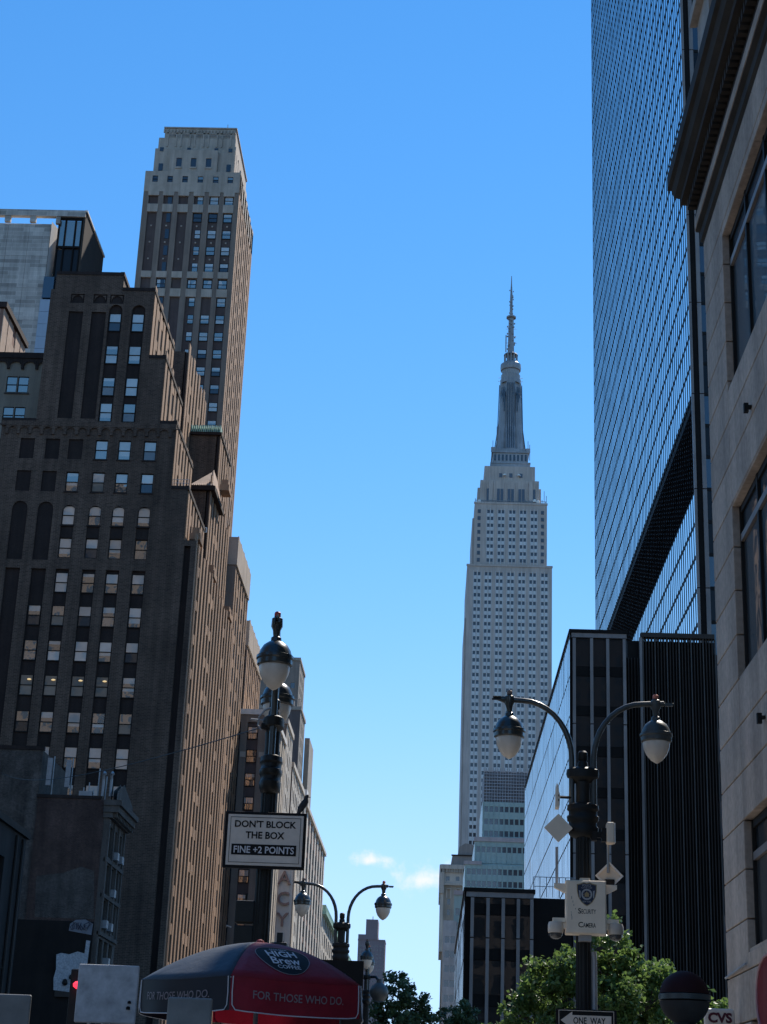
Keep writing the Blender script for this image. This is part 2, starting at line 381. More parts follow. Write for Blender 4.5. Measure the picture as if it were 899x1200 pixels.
def rib_face(parent, face, c, u0, u1, z0, z1, pitch, pw, prj, mp, mw, floor=3.5, wh=2.1, sp=(), mglass=None, top=.5, zwin=None, pier_obj=True, spm=None):
    """street facade of slim piers with tall windows in the recess between them; bays listed in sp get flush spandrels"""
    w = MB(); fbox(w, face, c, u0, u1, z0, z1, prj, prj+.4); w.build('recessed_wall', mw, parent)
    n = max(2, int(round((u1-u0)/pitch))); p = (u1-u0)/n
    g = MB(); s = MB()
    for k in range(n+1):
        u = min(max(u0+k*p, u0+pw/2), u1-pw/2)
        b = MB(); fbox(b, face, c, u-pw/2, u+pw/2, z0, z1+(top if k % 2 == 0 else top*.4), 0, prj+.02)
        b.build('pier', mp, parent)
        if k == n: break
        z = (zwin if zwin is not None else z0+1.0)
        while z+wh < z1-.4:
            fbox(g, face, c, u+pw/2+.06, u+p-pw/2-.06, z, z+wh, prj-.03, prj+.05)
            if k in sp: fbox(s, face, c, u+pw/2, u+p-pw/2, z+wh+.1, z+floor-.15, .05, prj+.01)
            z += floor
    if g.f: g.build('window_panes', mglass or M_deep, parent, kind='stuff')
    if s.f: s.build('spandrels', spm or mp, parent, kind='stuff')

def grid_face(parent, face, c, u0, u1, z0, z1, cols, rows, w, h, m, glass, depth=.25, name='wall', sill=None):
    """wall with a grid of small far windows, panes set back in real openings"""
    ops = [(u-w/2, z-h/2, u+w/2, z+h/2) for u in cols for z in rows]
    b = MB(); wall(b, face, c, u0, u1, z0, z1, ops, depth); b.build(name, m, parent)
    g = MB()
    for a, bb, e, t in ops:
        fbox(g, face, c, a, e, bb, t, depth-.06, depth+.03)
    g.build('window_panes', glass, parent, kind='stuff')
def frange(a, b, s):
    r = []; x = a
    while x <= b+1e-6: r.append(x); x += s
    return r

# text as flat mesh --------------------------------------------------
_tc = {}
def text2d(s, bold=0.):
    if (s, bold) in _tc: return _tc[(s, bold)]
    cu = bpy.data.curves.new('t', 'FONT'); cu.body = s; cu.size = 1; cu.align_x = 'CENTER'; cu.align_y = 'CENTER'; cu.offset = bold; cu.resolution_u = 3
    o = bpy.data.objects.new('t', cu); COL.objects.link(o)
    dg = bpy.context.evaluated_depsgraph_get(); me = o.evaluated_get(dg).to_mesh()
    vs_ = [tuple(v.co) for v in me.vertices]; fs = [tuple(p.vertices) for p in me.polygons]
    o.evaluated_get(dg).to_mesh_clear(); bpy.data.objects.remove(o); bpy.data.curves.remove(cu)
    xs = [v[0] for v in vs_]; ys = [v[1] for v in vs_]
    cx = (min(xs)+max(xs))/2; cy = (min(ys)+max(ys))/2
    r = ([(v[0]-cx, v[1]-cy) for v in vs_], fs, max(xs)-min(xs), max(ys)-min(ys)); _tc[(s, bold)] = r; return r
def text_on(mb, s, fmap, width=None, height=None, cx=0, cy=0, bold=0., m=0, thick=None):
    vs_, fs, w, h = text2d(s, bold)
    sx = (width/w) if width else height/h; sy = (height/h) if height else sx
    i = len(mb.v); mb.v += [tuple(fmap(cx+v[0]*sx, cy+v[1]*sy)) for v in vs_]
    for f in fs: mb.f.append(tuple(i+k for k in f)); mb.m.append(m)
    if thick:
        j = len(mb.v); mb.v += [tuple(Vector(fmap(cx+v[0]*sx, cy+v[1]*sy))+Vector(thick)) for v in vs_]
        ed = {}
        for f in fs:
            for a, b in zip(f, f[1:]+f[:1]):
                if (b, a) in ed: del ed[(b, a)]
                else: ed[(a, b)] = 1
        for a, b in ed: mb.f.append((i+a, i+b, j+b, j+a)); mb.m.append(m)

# ================================================================== SETTING
struct('ground', MB().box(-4000, -2500, -.6, 4000, 6500, -.05), M_asph)
struct('road', MB().box(-18.6, -400, -.05, -3.0, 3000, 0), M_asph)
struct('cross_road', MB().box(-400, 33.5, -.05, 400, 56, .004), M_asph)
for nm, x0, y0, x1, y1 in (('pavement', -2.85, -60, 4.76, 33.2), ('pavement', -2.85, 56.3, 12, 420), ('pavement', -24.8, -60, -18.75, 33.2), ('pavement', -24.8, 56.3, -18.75, 700)):
    struct(nm, MB().box(x0, y0, -.04, x1, y1, .15), M_walk)
    kx = x0-.15 if x0 > -10 else x1
    struct('kerb', MB().box(kx, y0, -.04, kx+.15, y1, .147), M_kerb)
cw = MB()
for k in range(13): cw.box(-18+k*1.15, 29.4, .0, -17.45+k*1.15, 32.6, .006)
struct('crosswalk_marking', cw, M_line)
lm = MB()
for k in range(60): lm.box(-10.9, 60+k*9, 0, -10.75, 63+k*9, .006)
struct('lane_marking', lm, M_line)

# ================================================================== LEFT SIDE
# ---- dark brown stepped brick building -----------------------------------
def brown_building():
    t = thing('stepped_brick_building', 'dark brown brick building with stepped setbacks, round-arched windows and a sunlit ribbed street front', 'building', (-35, 160, 0))
    Yw = 160.0
    C = [-30.5, -33.15, -35.55, -38.25, -40.65, -43.3]
    cw, ch = 1.3, 2.15
    ops = []; wins = []; fills = []
    for zc, cols in ((66.15, 3), (62.55, 4), (58.9, 4), (55.37, 4)):
        for k in range(6):
            u = C[k]
            if k < cols:
                ops.append((u-cw/2, zc-ch/2, u+cw/2, zc+ch/2, .3)); wins.append((u, zc, .16))
                if zc == 58.9: fills.append((u-cw/2, u+cw/2, zc+ch/2-cw/2, zc+ch/2, 0))
            elif zc > 60: ops.append((u-.75, zc-1.15, u+.75, zc+1.1, .14))
    for k in (4, 5):                                   # tall blind arches
        ops.append((C[k]-.8, 54.0, C[k]+.8, 60.3, .16)); fills.append((C[k]-.8, C[k]+.8, 59.5, 60.3, 0))
    for k in range(4): ops.append((C[k]-cw/2, 56.45, C[k]+cw/2, 57.82, .1))
    for k in range(6): ops.append((C[k]-.75 if k > 3 else C[k]-.68, 12.0, C[k]+.75 if k > 3 else C[k]+.68, 53.1, .26))   # channels
    for zc in (51.7, 48.22, 44.6, 41.05, 37.4, 33.95, 30.3, 26.7, 23.1, 19.5):
        for k in range(6):
            if k < (4 if zc > 50 else 5): wins.append((C[k], zc, .13))
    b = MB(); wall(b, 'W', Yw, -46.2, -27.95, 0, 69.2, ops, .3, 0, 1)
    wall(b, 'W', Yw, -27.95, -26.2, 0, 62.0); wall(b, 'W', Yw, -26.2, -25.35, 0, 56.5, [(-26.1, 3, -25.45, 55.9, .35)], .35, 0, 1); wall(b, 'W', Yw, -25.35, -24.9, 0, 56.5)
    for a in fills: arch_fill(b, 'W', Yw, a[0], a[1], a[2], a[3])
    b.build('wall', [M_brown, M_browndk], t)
    # upper tower
    ops2 = []; f2 = []
    for u in (-33.05, -35.5):
        ops2.append((u-.72, 69.3, u+.72, 82.9, .24)); f2.append((u-.72, u+.72, 82.2, 82.9))
        for zc in (80.85, 77.05, 73.35, 70.4): wins.append((u, zc, .12))
    for u in (-37.3, -39.75): ops2.append((u-.78, 69.6, u+.78, 82.0, .16))
    for u in (-37.3, -39.75, -35.5): ops2.append((u-.74, 83.0, u+.74, 84.1, .12)); f2.append((u-.6, u+.6, 83.3, 83.95))
    b = MB(); wall(b, 'W', Yw, -42.7, -31.5, 69.2, 84.6, ops2, .24, 0, 1); wall(b, 'W', Yw, -31.5, -29.7, 69.2, 76.7)
    for a in f2: arch_fill(b, 'W', Yw, *a)
    wall(b, 'W', Yw, -42.3, -35.0, 84.6, 86.4); b.build('wall', [M_brown, M_browndk], t)
    for (u, z, d) in wins:
        kw = {}
        if abs(z-41.05) < .1 and u < -31: kw = dict(up=2, lo=2)
        elif z > 57 and random.random() < .6: kw = dict(up=1)
        w = sash(t, 'W', Yw, u, z, cw-.02, ch-.02, d, **kw)
        if abs(z-41.05) < .1 and u < -31:                # rooms with the ceiling lamp on
            lp = MB().lathe([(.02, 0), (.2, .04), (.22, .1), (.1, .16)], (u+.25, Yw+d+.05, z+.5), 10); l = lp.build('ceiling_lamp', emis('warm_lamp', (1, .72, .36), .55), t)
    for u in C[:5]: 
        for z in (62.55, 66.15, 58.9):
            if not (z == 66.15 and u < -36) and not u < -39: MB().box(u-.75, Yw-.06, z-ch/2-.14, u+.75, Yw+.1, z-ch/2-.01).build('sill', M_browndk, t)
    cb = MB()                                           # corbel table under the first setback
    for k in range(15):
        u = -45.6+k*1.22
        cb.box(u-.14, Yw-.18, 67.7, u+.14, Yw-.003, 68.6); 
        for q in range(6):
            a0 = math.pi*q/6; a1 = math.pi*(q+1)/6
            cb.quad((u+.61-.47*math.cos(a0), Yw-.15, 68.05+.47*math.sin(a0)), (u+.61-.47*math.cos(a1), Yw-.15, 68.05+.47*math.sin(a1)), (u+.61-.47*math.cos(a1), Yw-.15, 68.62), (u+.61-.47*math.cos(a0), Yw-.15, 68.62))
    cb.box(-46.25, Yw-.2, 68.6, -27.9, Yw-.003, 69.15); cb.build('corbel_table', M_brown, t)
    # bodies behind the shells
    def bd(x0, x1, y0, y1, z0, z1): body(t, x0, y0, x1, y1, z0, z1, M_brown)
    bd(-46.2, -25.4, 160.5, 193.5, 0, 56.4); bd(-46.2, -26.6, 160.5, 173, 56.4, 61.9); bd(-46.15, -28.4, 160.5, 172.5, 61.9, 69.1)
    bd(-42.65, -30.1, 160.45, 172.5, 69.1, 76.6); bd(-42.65, -31.9, 160.45, 174.5, 76.6, 84.5); bd(-42.25, -35.05, 160.4, 172, 84.5, 86.35)
    bd(-36, -26.6, 176, 193.5, 56.4, 68.4); bd(-36, -27.1, 184, 193.5, 68.4, 78.0); bd(-42, -30.7, 178, 193.5, 68.4, 86.1)
    for x0, x1, y0, y1, z in ((-27.95, -26.15, 160, 173.0, 62.0), (-29.7, -27.95, 160, 172.6, 69.2), (-31.5, -29.7, 160, 172.6, 76.7), (-35.0, -31.5, 160, 174.6, 84.6), (-42.3, -35, 160, 172, 86.4)):
        MB().box(x1-.35, y0-.07, z, x1+.07, y1, z+.4).build('coping', M_browndk, t); MB().box(x0+.02, y0-.07, z, x1-.36, y0+.3, z+.36).build('coping', M_browndk, t)
    MB().box(-46.2, 159.93, 69.2, -42.72, 160.3, 69.5).build('coping', M_browndk, t)
    # sunlit street fronts
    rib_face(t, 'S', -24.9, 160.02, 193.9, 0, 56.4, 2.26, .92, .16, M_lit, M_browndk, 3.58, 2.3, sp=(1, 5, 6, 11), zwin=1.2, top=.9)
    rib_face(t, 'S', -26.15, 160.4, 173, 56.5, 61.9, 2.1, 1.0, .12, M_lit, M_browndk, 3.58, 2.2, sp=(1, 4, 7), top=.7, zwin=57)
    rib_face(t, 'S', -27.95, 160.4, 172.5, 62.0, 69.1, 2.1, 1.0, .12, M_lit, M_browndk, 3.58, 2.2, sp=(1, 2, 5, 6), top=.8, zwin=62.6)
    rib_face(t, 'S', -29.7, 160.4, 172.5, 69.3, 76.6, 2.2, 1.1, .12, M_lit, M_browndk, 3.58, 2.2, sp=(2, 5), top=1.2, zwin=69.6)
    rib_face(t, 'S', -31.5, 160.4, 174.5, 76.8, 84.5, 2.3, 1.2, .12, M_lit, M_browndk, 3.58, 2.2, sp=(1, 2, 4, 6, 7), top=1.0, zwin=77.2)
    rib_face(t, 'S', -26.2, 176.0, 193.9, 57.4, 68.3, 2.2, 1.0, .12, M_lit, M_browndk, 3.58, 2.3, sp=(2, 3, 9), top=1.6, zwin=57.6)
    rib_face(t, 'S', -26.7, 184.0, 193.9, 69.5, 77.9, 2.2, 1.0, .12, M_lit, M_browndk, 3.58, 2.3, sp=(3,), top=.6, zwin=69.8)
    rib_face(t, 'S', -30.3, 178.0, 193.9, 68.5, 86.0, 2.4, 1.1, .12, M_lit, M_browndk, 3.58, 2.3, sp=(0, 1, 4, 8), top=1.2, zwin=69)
    # little arcaded belvedere heads on the front
    for y, z in ((162.6, 57.3), (174.8, 57.3), (181.5, 69.9), (190.4, 57.3)):
        a = MB(); a.box(-25.9, y-1.2, z-.2, -24.8, y+1.2, z+.5); a.box(-25.7, y-.9, z+.5, -24.95, y+.9, z+1.2); a.build('parapet_crest', M_lit, t)
    # west party walls with roofs
    MB().box(-31, 183.7, 78.0, -26.6, 194.0, 78.35).build('coping', M_browndk, t)
    g = MB()
    for k in range(16): g.box(-30.6+k*.245, 183.75, 78.36, -30.46+k*.245, 185.4, 79.2+.05*(k % 2))
    g.build('copper_roof', M_copper, t)
    r = MB(); r.quad((-28.7, 175.7, 68.45), (-25.9, 175.7, 68.45), (-26.6, 180, 71.9), (-28.0, 180, 70.2))
    r.quad((-25.9, 175.7, 68.45), (-25.9, 184, 68.45), (-26.6, 183, 71.9), (-26.6, 180, 71.9)); r.quad((-28.7, 175.7, 68.45), (-28.0, 180, 70.2), (-26.6, 180, 71.9), (-26.6, 183, 71.9)); 
    for k in range(13):
        f = k/12; r.tube([(-28.6+2.6*f, 175.66, 68.5), (-27.9+1.25*f, 180, 70.25+1.7*f)], .07, 5)
    r.build('tiled_hip_roof', M_tile, t)
    MB().box(-29.0, 175.55, 67.9, -25.7, 184, 68.42).build('eaves', M_browndk, t)
    v = MB(); v.box(-27.3, 175.8, 62.9, -26.3, 175.99, 63.5); v.build('vent_frame', M_white, t); MB().box(-27.2, 175.76, 63.0, -26.4, 175.79, 63.4).build('vent_grille', M_dkframe, t)
    wn = sash(t, 'W', 177.9, -32.2, 80.2, 1.1, 1.7, 0, up=1, lo=0)
    rl = MB()
    for z in (62.75, 63.15): rl.tube([(-27.85, 160.2, z), (-26.2, 160.2, z)], .03, 5)
    for x in (-27.85, -27.3, -26.7, -26.2): rl.tube([(x, 160.2, 62.4), (x, 160.2, 63.15)], .03, 5)
    rl.build('roof_railing', M_galv, t)
    for y in (165.4, 169, 172.2):
        MB().tube([(-31.2, 160.9+(y-165)*.35, 70+ (y-165)*.3), (-31.2, 160.9+(y-165)*.35, 76+(y-165)*.2)], .12, 6).build('downpipe', M_dkframe, t)
brown_building()

# ---- grey buff neighbour with an arched corbel frieze ---------------------
t = thing('buff_brick_building', 'grey buff brick building with scalloped frieze and paired windows beside the dark stepped tower', 'building', (-52, 166, 0))
ops = []; ws = []
for zc in (75.55, 71.95, 68.3, 64.7, 61.1, 57.5):
    for u in (-45.9, -47.15, -50.4, -51.65): ops.append((u-.58, zc-.95, u+.58, zc+.95)); ws.append((u, zc))
b = MB(); wall(b, 'W', 165, -58, -42.5, 50, 79.0, ops, .25, 0, 1); b.build('wall', [mat('buff_brick_grey', (.25, .215, .165), .9, .15, .3, .25, fine=.12), M_browndk], t)
for u, z in ws: sash(t, 'W', 165, u, z, 1.15, 1.88, .1, up=0, lo=0)
for u, z in ws[::2]: MB().box(u-1.95, 164.86, z-1.14, u+.75, 165.05, z-.98).build('sill', M_greystone, t)
fr = MB()
for k in range(10):
    u = -57+k*1.55
    for q in range(8):
        a0 = math.pi*q/8; a1 = math.pi*(q+1)/8
        P = lambda a, z=None: (u+.775-.62*math.cos(a), 164.8, 77.6+.62*math.sin(a) if z is None else z)
        fr.quad(P(a0), P(a1), P(a1, 78.6), P(a0, 78.6))
    fr.box(u-.14, 164.8, 77.35, u+.14, 164.99, 78.6)
fr.box(-58, 164.7, 78.6, -42.8, 165.2, 79.25); fr.build('scalloped_frieze', M_browndk, t)
body(t, -58, 165.4, -46.4, 175, 0, 78.9, M_nelson); body(t, -58, 165.3, -46.4, 165.38, 0, 50, M_nelson)
t2 = thing('orange_brick_bulkhead', 'orange brown brick rooftop block with sunlit side above the scalloped buff frieze', 'building', (-57, 185, 0))
MB().box(-64, 180, 0, -53.9, 191, 92.2).build('wall', M_tile, t2); rib_face(t2, 'S', -53.4, 180, 191, 60, 92.2, 3.6, 2.2, .1, M_tile, M_red_br, 4, 2.4, sp=(0, 1, 2), top=0, zwin=62); MB().box(-64, 179.7, 92.3, -53.1, 191.2, 93.0).build('coping', M_browndk, t2); MB().box(-53.88, 180, 0, -53.4, 191, 59.9).build('lower_wall', M_tile, t2)
c = MB()
for x in (-51.9, -52.6): c.tube([(x+.2, 199, 75), (x+.2, 199, 95+.8*(x+53))], .06, 5)
c.box(-53.3, 198, 70, -50.6, 200, 91.0); c.build('roof_ductwork', M_galv, t2)
# ---- concrete slab tower with dark glass bay -------------------------------
t = thing('concrete_slab_tower', 'pale grey concrete tower with dark glazed slot and sheared black side wall', 'building', (-63, 230, 0))
b = MB()
for k in range(13):
    z0 = 60+k*5.55
    for j in range(4):
        x0 = -76+j*3.36; MB().box(x0+.02, 230, z0+.02, x0+3.34, 231, min(z0+5.53, 132.7)).build('concrete_panel', M_conc, t)
body(t, -76, 230.6, -62.6, 244.8, 0, 132.6, M_conc)
MB().quad((-62.5, 230.0, 60), (-62.5, 230.0, 132.7), (-61.6, 234, 132.7), (-61.6, 234, 60)).build('pale_return_wall', M_white, t)
fr = MB(); fr.box(-76, 229.8, 133.6, -57.3, 230.6, 134.7); fr.box(-76, 230.6, 133.6, -75.2, 244, 134.7); fr.box(-61.9, 229.9, 132.4, -61.2, 230.5, 133.6)
for x in (-66, -70): fr.box(x, 229.9, 132.6, x+.9, 230.5, 133.6)
fr.build('roof_frame', M_conc, t)
mu = MB()
for x in (-61.5, -60.45, -58.9, -57.9): mu.box(x, 230.2, 105, x+.22, 230.6, 133.5)
for z in (105, 113.5, 118.2, 122.7, 128.2, 133.2): mu.box(-61.5, 230.15, z, -57.6, 230.55, z+.35)
mu.build('mullions', M_black, t)
for (x0, x1) in ((-61.26, -60.47), (-60.21, -58.92), (-58.66, -57.92)):
    for z0, z1 in ((105.4, 113.4), (113.9, 118.1), (118.6, 122.6), (123.1, 128.1), (128.6, 133.1)):
        MB().box(x0, 230.45, z0, x1, 230.52, z1).build('pane', M_pane if z0 > 128 else M_blackgl, t)
d = MB(); d.poly([(-57.3, 230.1, 60), (-57.3, 245, 60), (-57.3, 245, 134.7), (-57.3, 230.1, 134.7)]); d.quad((-57.6, 230.1, 60), (-57.3, 230.1, 60), (-57.3, 230.1, 134.7), (-57.6, 230.1, 134.7)); d.build('side_wall', M_dkclad, t)
MB().box(-57.5, 230.2, 134.7, -57.1, 245.1, 135.0).build('side_coping', M_white, t)
bd = body(t, -61.6, 234, -57.4, 244.8, 0, 133.4, M_dkclad)
g = MB(); g.box(-62.5, 229.2, 119.0, -60.9, 230.0, 122.6); g.build('glass_box', M_podgl, t)
e = MB()
for k in range(8): e.box(-62.7, 229.3, 102+2.1*k, -61.15, 229.95, 104.05+2.1*k)
e.build('metal_panel_strip', mat('pale_blue_panel', (.36, .44, .52), .4, .06, .3, .05), t)

# ---- tall brown tower with terracotta crown --------------------------------
def crown_tower():
    t = thing('terracotta_crowned_tower', 'tall slender brown tower with pale terracotta crown and sunlit side', 'building', (-47, 274, 0))
    Y = 263.0; C = [-39.97, -42.62, -45.41, -48.19, -50.91, -53.62]
    rows = [156.5]+[152.95-3.33*k for k in range(5)]+[136.1-3.33*k for k in range(14)]
    chan = [(u-.86, 88, u+.86, 158.1, .3) for u in C]
    b = MB(); wall(b, 'W', Y, -55.5, -38.2, 88, 158.1, chan, .3, 0, 1); b.build('wall', [M_nelson, M_nelsonsp], t)
    body(t, -55.5, 263.5, -38.6, 286, 0, 158, M_nelson); body(t, -55.5, 263.0, -38.2, 263.45, 0, 88, M_nelson)
    for k, u in enumerate(C):
        for z in rows:
            blind = (k in (3, 5)) or (k == 4)
            if k in (3, 5): continue
            if k == 4: MB().box(u-.1, Y+.18, z-.95, u+.62, Y+.26, z+.95).build('window', M_panedk, t); continue
            narrow = (k == 2)
            if z == 152.95 and k in (1, 2): sash(t, 'W', Y, u, z, 1.55, 1.75, .17, up=3, lo=3); continue
            if abs(z-136.1) < .1 and k == 1: continue
            sash(t, 'W', Y, u+(.25 if narrow else 0), z, 1.05 if narrow else 1.55, 1.75, .17, up=random.choice((0, 1, 1, 5)), lo=random.choice((0, 0, 1, 4, 3)))
        for z0, z1 in ((153.95, 155.55), (140.75, 142.0), (137.05, 138.6)):
            MB().box(u-.95, Y-.1, z0, u+.95, Y+.28, z1).build('terracotta_panel', M_stone, t)
        sash(t, 'W', Y, u, 139.65, 1.55, 1.75, .17, up=1, lo=0) if k not in (3, 5) else None
        MB().box(u-1.0, Y-.14, 157.3, u+1.0, Y+.2, 158.1).build('terracotta_tongue', M_stone, t)
        for z in rows[1:6]: MB().box(u-.14, Y+.2, z-1.8, u+.14, Y+.29, z-1.52).build('boss', M_stone, t)
    # crown
    o1 = [(u-.5, 160.7-.65, u+.5, 160.7+.65) for u in C]
    b = MB(); wall(b, 'W', Y-.1, -55.5, -38.2, 158.1, 162.3, o1, .3); b.build('crown_wall', M_stone, t)
    for k, u in enumerate(C): sash(t, 'W', Y-.1, u, 160.7, .98, 1.28, .1, up=3 if k > 2 else 0, lo=3)
    body(t, -55.5, 263.25, -38.2, 286, 158.1, 162.3, M_stone)
    S = MB().box; 
    m1 = MB(); m1.box(-54.3, 263.8, 162.3, -39.6, 285, 167.6); m1.box(-53.9, 264.3, 167.6, -39.75, 284, 170.2); m1.box(-53.0, 264.8, 170.2, -39.9, 283, 172.5); m1.build('crown_tier', M_stone, t)
    m2 = MB(); wall(m2, 'W', 263.0, -51.3, -42.6, 162.3, 166.9, [(u-.5, 163.4, u+.5, 165.2) for u in (-49.6, -46.95, -44.2)], .25); m2.box(-51.3, 263.28, 162.3, -42.6, 264, 166.85); m2.build('crown_bay', M_stone, t)
    for u in (-49.6, -46.95, -44.2): MB().box(u-.5, 263.15, 163.4, u+.5, 263.22, 165.2).build('window', M_panedk, t); MB().box(u-.6, 262.85, 162.95, u+.6, 263.1, 163.3).build('sill', M_stone, t)
    for u in (-53.0, -40.6): MB().box(u-.4, 263.7, 162.9, u+.4, 263.79, 164.4).build('window', M_panedk, t)
    for u in (-53.1, -48.1, -43.1, -40.5): MB().box(u-.35, 263.72, 167.0, u+.35, 264.25, 167.8).build('window', M_panedk, t)
    p = MB()
    for k in range(5):
        x0 = -52.4+k*2.5; p.box(x0, 264.15, 168.3, x0+.25, 264.3, 171.2); p.box(x0+1.6, 264.15, 168.3, x0+1.85, 264.3, 171.2); p.box(x0, 264.15, 171.0, x0+1.85, 264.3, 171.2)
    for k in range(22): p.box(-53.2+k*.62, 264.5, 171.5, -52.95+k*.62, 264.78, 172.2)
    p.box(-53.2, 264.6, 172.5, -39.7, 283, 172.75); p.build('crown_relief', M_stone, t)
    # sunlit south side
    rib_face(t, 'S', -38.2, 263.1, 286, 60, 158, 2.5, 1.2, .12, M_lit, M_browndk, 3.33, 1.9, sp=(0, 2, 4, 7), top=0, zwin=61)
    rib_face(t, 'S', -38.2, 263.3, 286, 158.1, 162.2, 2.8, 1.6, .25, M_stone, M_stone, 3.3, 1.4, top=.7, zwin=160)
    rib_face(t, 'S', -39.55, 264.1, 285, 162.4, 167.5, 2.6, 1.4, .2, M_stone, M_stone, 3.3, 1.8, top=.9, zwin=163)
    mt = MB(); mt.tube([(-42, 268, 172.7), (-42, 268, 175.6)], .06, 5); mt.tube([(-46.2, 268, 172.7), (-46.2, 268, 174.1)], .12, 5); mt.build('roof_aerial', M_galv, t)
crown_tower()

# ---- lower buildings further along the left side ---------------------------
def mid_block(name, label, X, Y0, Y1, z, xw, cols, rows, m, mcap, caph, spw, wsz=(1.3, 1.7), indiv=True, ribm=None):
    t = thing(name, label, 'building', (X-5, (Y0+Y1)/2, 0))
    ops = [(u-.8, 6, u+.8, z-caph-.6, .2) for u in cols]
    b = MB(); wall(b, 'W', Y0, xw, X, 0, z-caph, ops, .2, 0, 1); b.build('wall', [m, M_nelsonsp], t)
    body(t, xw, Y0+.5, X-.5, Y1, 0, z-caph, m)
    cb = MB(); cb.box(xw, Y0-.15, z-caph, X+.15, Y1, z); cb.build('pale_cap', mcap, t)
    for u in cols:
        for q in rows: sash(t, 'W', Y0, u, q, wsz[0], wsz[1], .1, lo=0)
    rib_face(t, 'S', X, Y0+.1, Y1, 0, z-caph-.1, 2.3, 1.0, .1, ribm or M_lit, M_browndk, 3.0, 1.7, sp=spw, top=0, zwin=1)
    rib_face(t, 'S', X+.14, Y0+.2, Y1, z-caph+.1, z-.1, 1.7, .8, .1, mcap, mcap, 9, 9, top=.3)
    return t
mid_block('tan_ribbed_block', 'tan brick block with plain grey cap rising behind the stepped tower', -25.4, 196, 211, 69.4, -36, [], [], M_nelson, M_stone, 3.6, (1, 3, 5, 7))
zr = [59.0-3.05*k for k in range(17)]
t = mid_block('capped_office_block', 'brown office block with pale cap and one column of sash windows beyond the ribbed block', -25.4, 213.6, 232, 63.8, -36, [-26.35], zr, M_nelson, M_stone, 3.4, (0, 2, 4, 6, 8))
b = MB(); zl = [48.6-3.05*k for k in range(15)]
wall(b, 'W', 213.0, -28.5, -21.3, 0, 51.0, [(u-.72, 3, u+.72, 50, .22) for u in (-23.9, -26.2)], .22, 0, 1); b.build('wall', [M_nelson, M_nelsonsp], t)
for u in (-23.9, -26.2):
    for q in zl: sash(t, 'W', 213.0, u, q, 1.3, 1.7, .1, lo=0)
body(t, -28.5, 213.35, -21.6, 232, 0, 51, M_nelson)
MB().box(-28.6, 212.8, 51.0, -21.1, 232, 51.7).build('white_cornice', M_white, t)
for x in (-22.6, -25.0): MB().box(x-.35, 212.9, 45.4, x+.35, 213.05, 46.1).build('stone_block', M_stone, t)
rib_face(t, 'S', -21.3, 213.1, 232, 0, 50.9, 3.2, 1.5, .1, M_macy, M_browndk, 3.05, 1.8, sp=(1, 3, 5, 7), top=0, zwin=1)

def far_block(name, label, x0, x1, y0, y1, z, wm_, sm_, cols, rows, w=1.2, h=1.7, ribs=True, cat='building', capm=None, pitch=2.2, floor=3.6, capo=.25):
    t = thing(name, label, cat, ((x0+x1)/2, (y0+y1)/2, 0))
    grid_face(t, 'W', y0, x0, x1, 0, z, cols, rows, w, h, wm_, M_hotpane)
    body(t, x0+.05, y0+.4, x1-.45, y1, 0, z-.02, wm_)
    if ribs: rib_face(t, 'S', x1, y0+.05, y1, 0, z-.02, pitch*1.6, pitch*.7, .1, sm_, M_browndk, floor, floor*.62, sp=tuple(range(0, 200)), top=.4, zwin=2)
    MB().box(x0-capo, y0-capo, z, x1+capo, y1, z+.9).build('cornice', capm or sm_, t)
    return t
far_block('sunlit_loft_block', 'tan loft building with sloping line of windows behind the lamp heads', -33, -26.0, 284, 297, 66.0, M_nelson, M_macy, [-31, -28.5], frange(8, 62, 3.6))
far_block('narrow_loft_block', 'slightly lower buff loft building next to the department store', -33, -25.9, 299, 327, 61.5, M_roofbr, M_macy, [-31, -28.5], frange(8, 58, 3.6))
t = far_block('dark_brick_tower', 'slim dark brick tower with railed roof behind the loft buildings', -48, -35.2, 420, 436, 100.5, M_dkclad if False else mat('dark_grey_brick', (.12, .10, .095), .9, .15, .2, .2), M_hotel, [-46, -43, -40, -37.5], frange(30, 95, 3.6))  # west wall in one dark grey brick tone, street side in buff
rl = MB()
for k in range(9): rl.tube([(-40+k*.6, 420.5, 101.3), (-40+k*.6, 420.5, 103.4)], .07, 5)
rl.tube([(-40, 420.5, 103.4), (-35.2, 420.5, 103.4)], .08, 5); rl.box(-39.4, 424, 101.3, -37.4, 427, 104.4); rl.build('roof_railing', M_roofbr, t)
MB().box(-35.1, 437, 0, -33.8, 452, 97).build('annex_wall', M_hotel, t)
far_block('brown_slab_tower', 'narrow dark tower edge rising highest behind the lamp head', -56, -41.2, 480, 500, 129.5, M_nelson, M_hotel, [-54, -50, -46, -43], frange(50, 125, 3.6))

# ---- department store with vertical letter sign ----------------------------
t = thing('department_store', 'pale stone department store with white vertical letter sign and sunlit windowed street front', 'building', (-26, 380, 0))
grid_face(t, 'W', 331.6, -33, -25.9, 0, 62.4, [-31, -29, -27.2], frange(6, 44, 4.2), 1.2, 2.6, M_macy, M_hotpane)
body(t, -33, 332.1, -26.4, 400, 0, 62.3, M_macy)
MB().box(-33.2, 331.2, 62.4, -25.6, 335, 63.6).build('cornice', M_white, t)
rib_face(t, 'S', -25.9, 331.7, 400, 0, 60.6, 8.5, 3.2, .2, M_macy, M_red_br, 4.2, 3.0, top=.9, zwin=3)
MB().box(-26.6, 334, 60.6, -25.5, 400, 61.4).build('cornice', M_macy, t)
rib_face(t, 'S', -25.8, 400.2, 560, 0, 47.4, 8.0, 3.4, .2, M_macy, M_browndk, 4.2, 3.0, sp=tuple(range(60)), top=0, zwin=3)
body(t, -40, 400.2, -26.4, 560, 0, 47.3, M_macy)
cc = MB(); cc.box(-26.6, 400.2, 47.4, -24.9, 560, 48.2)
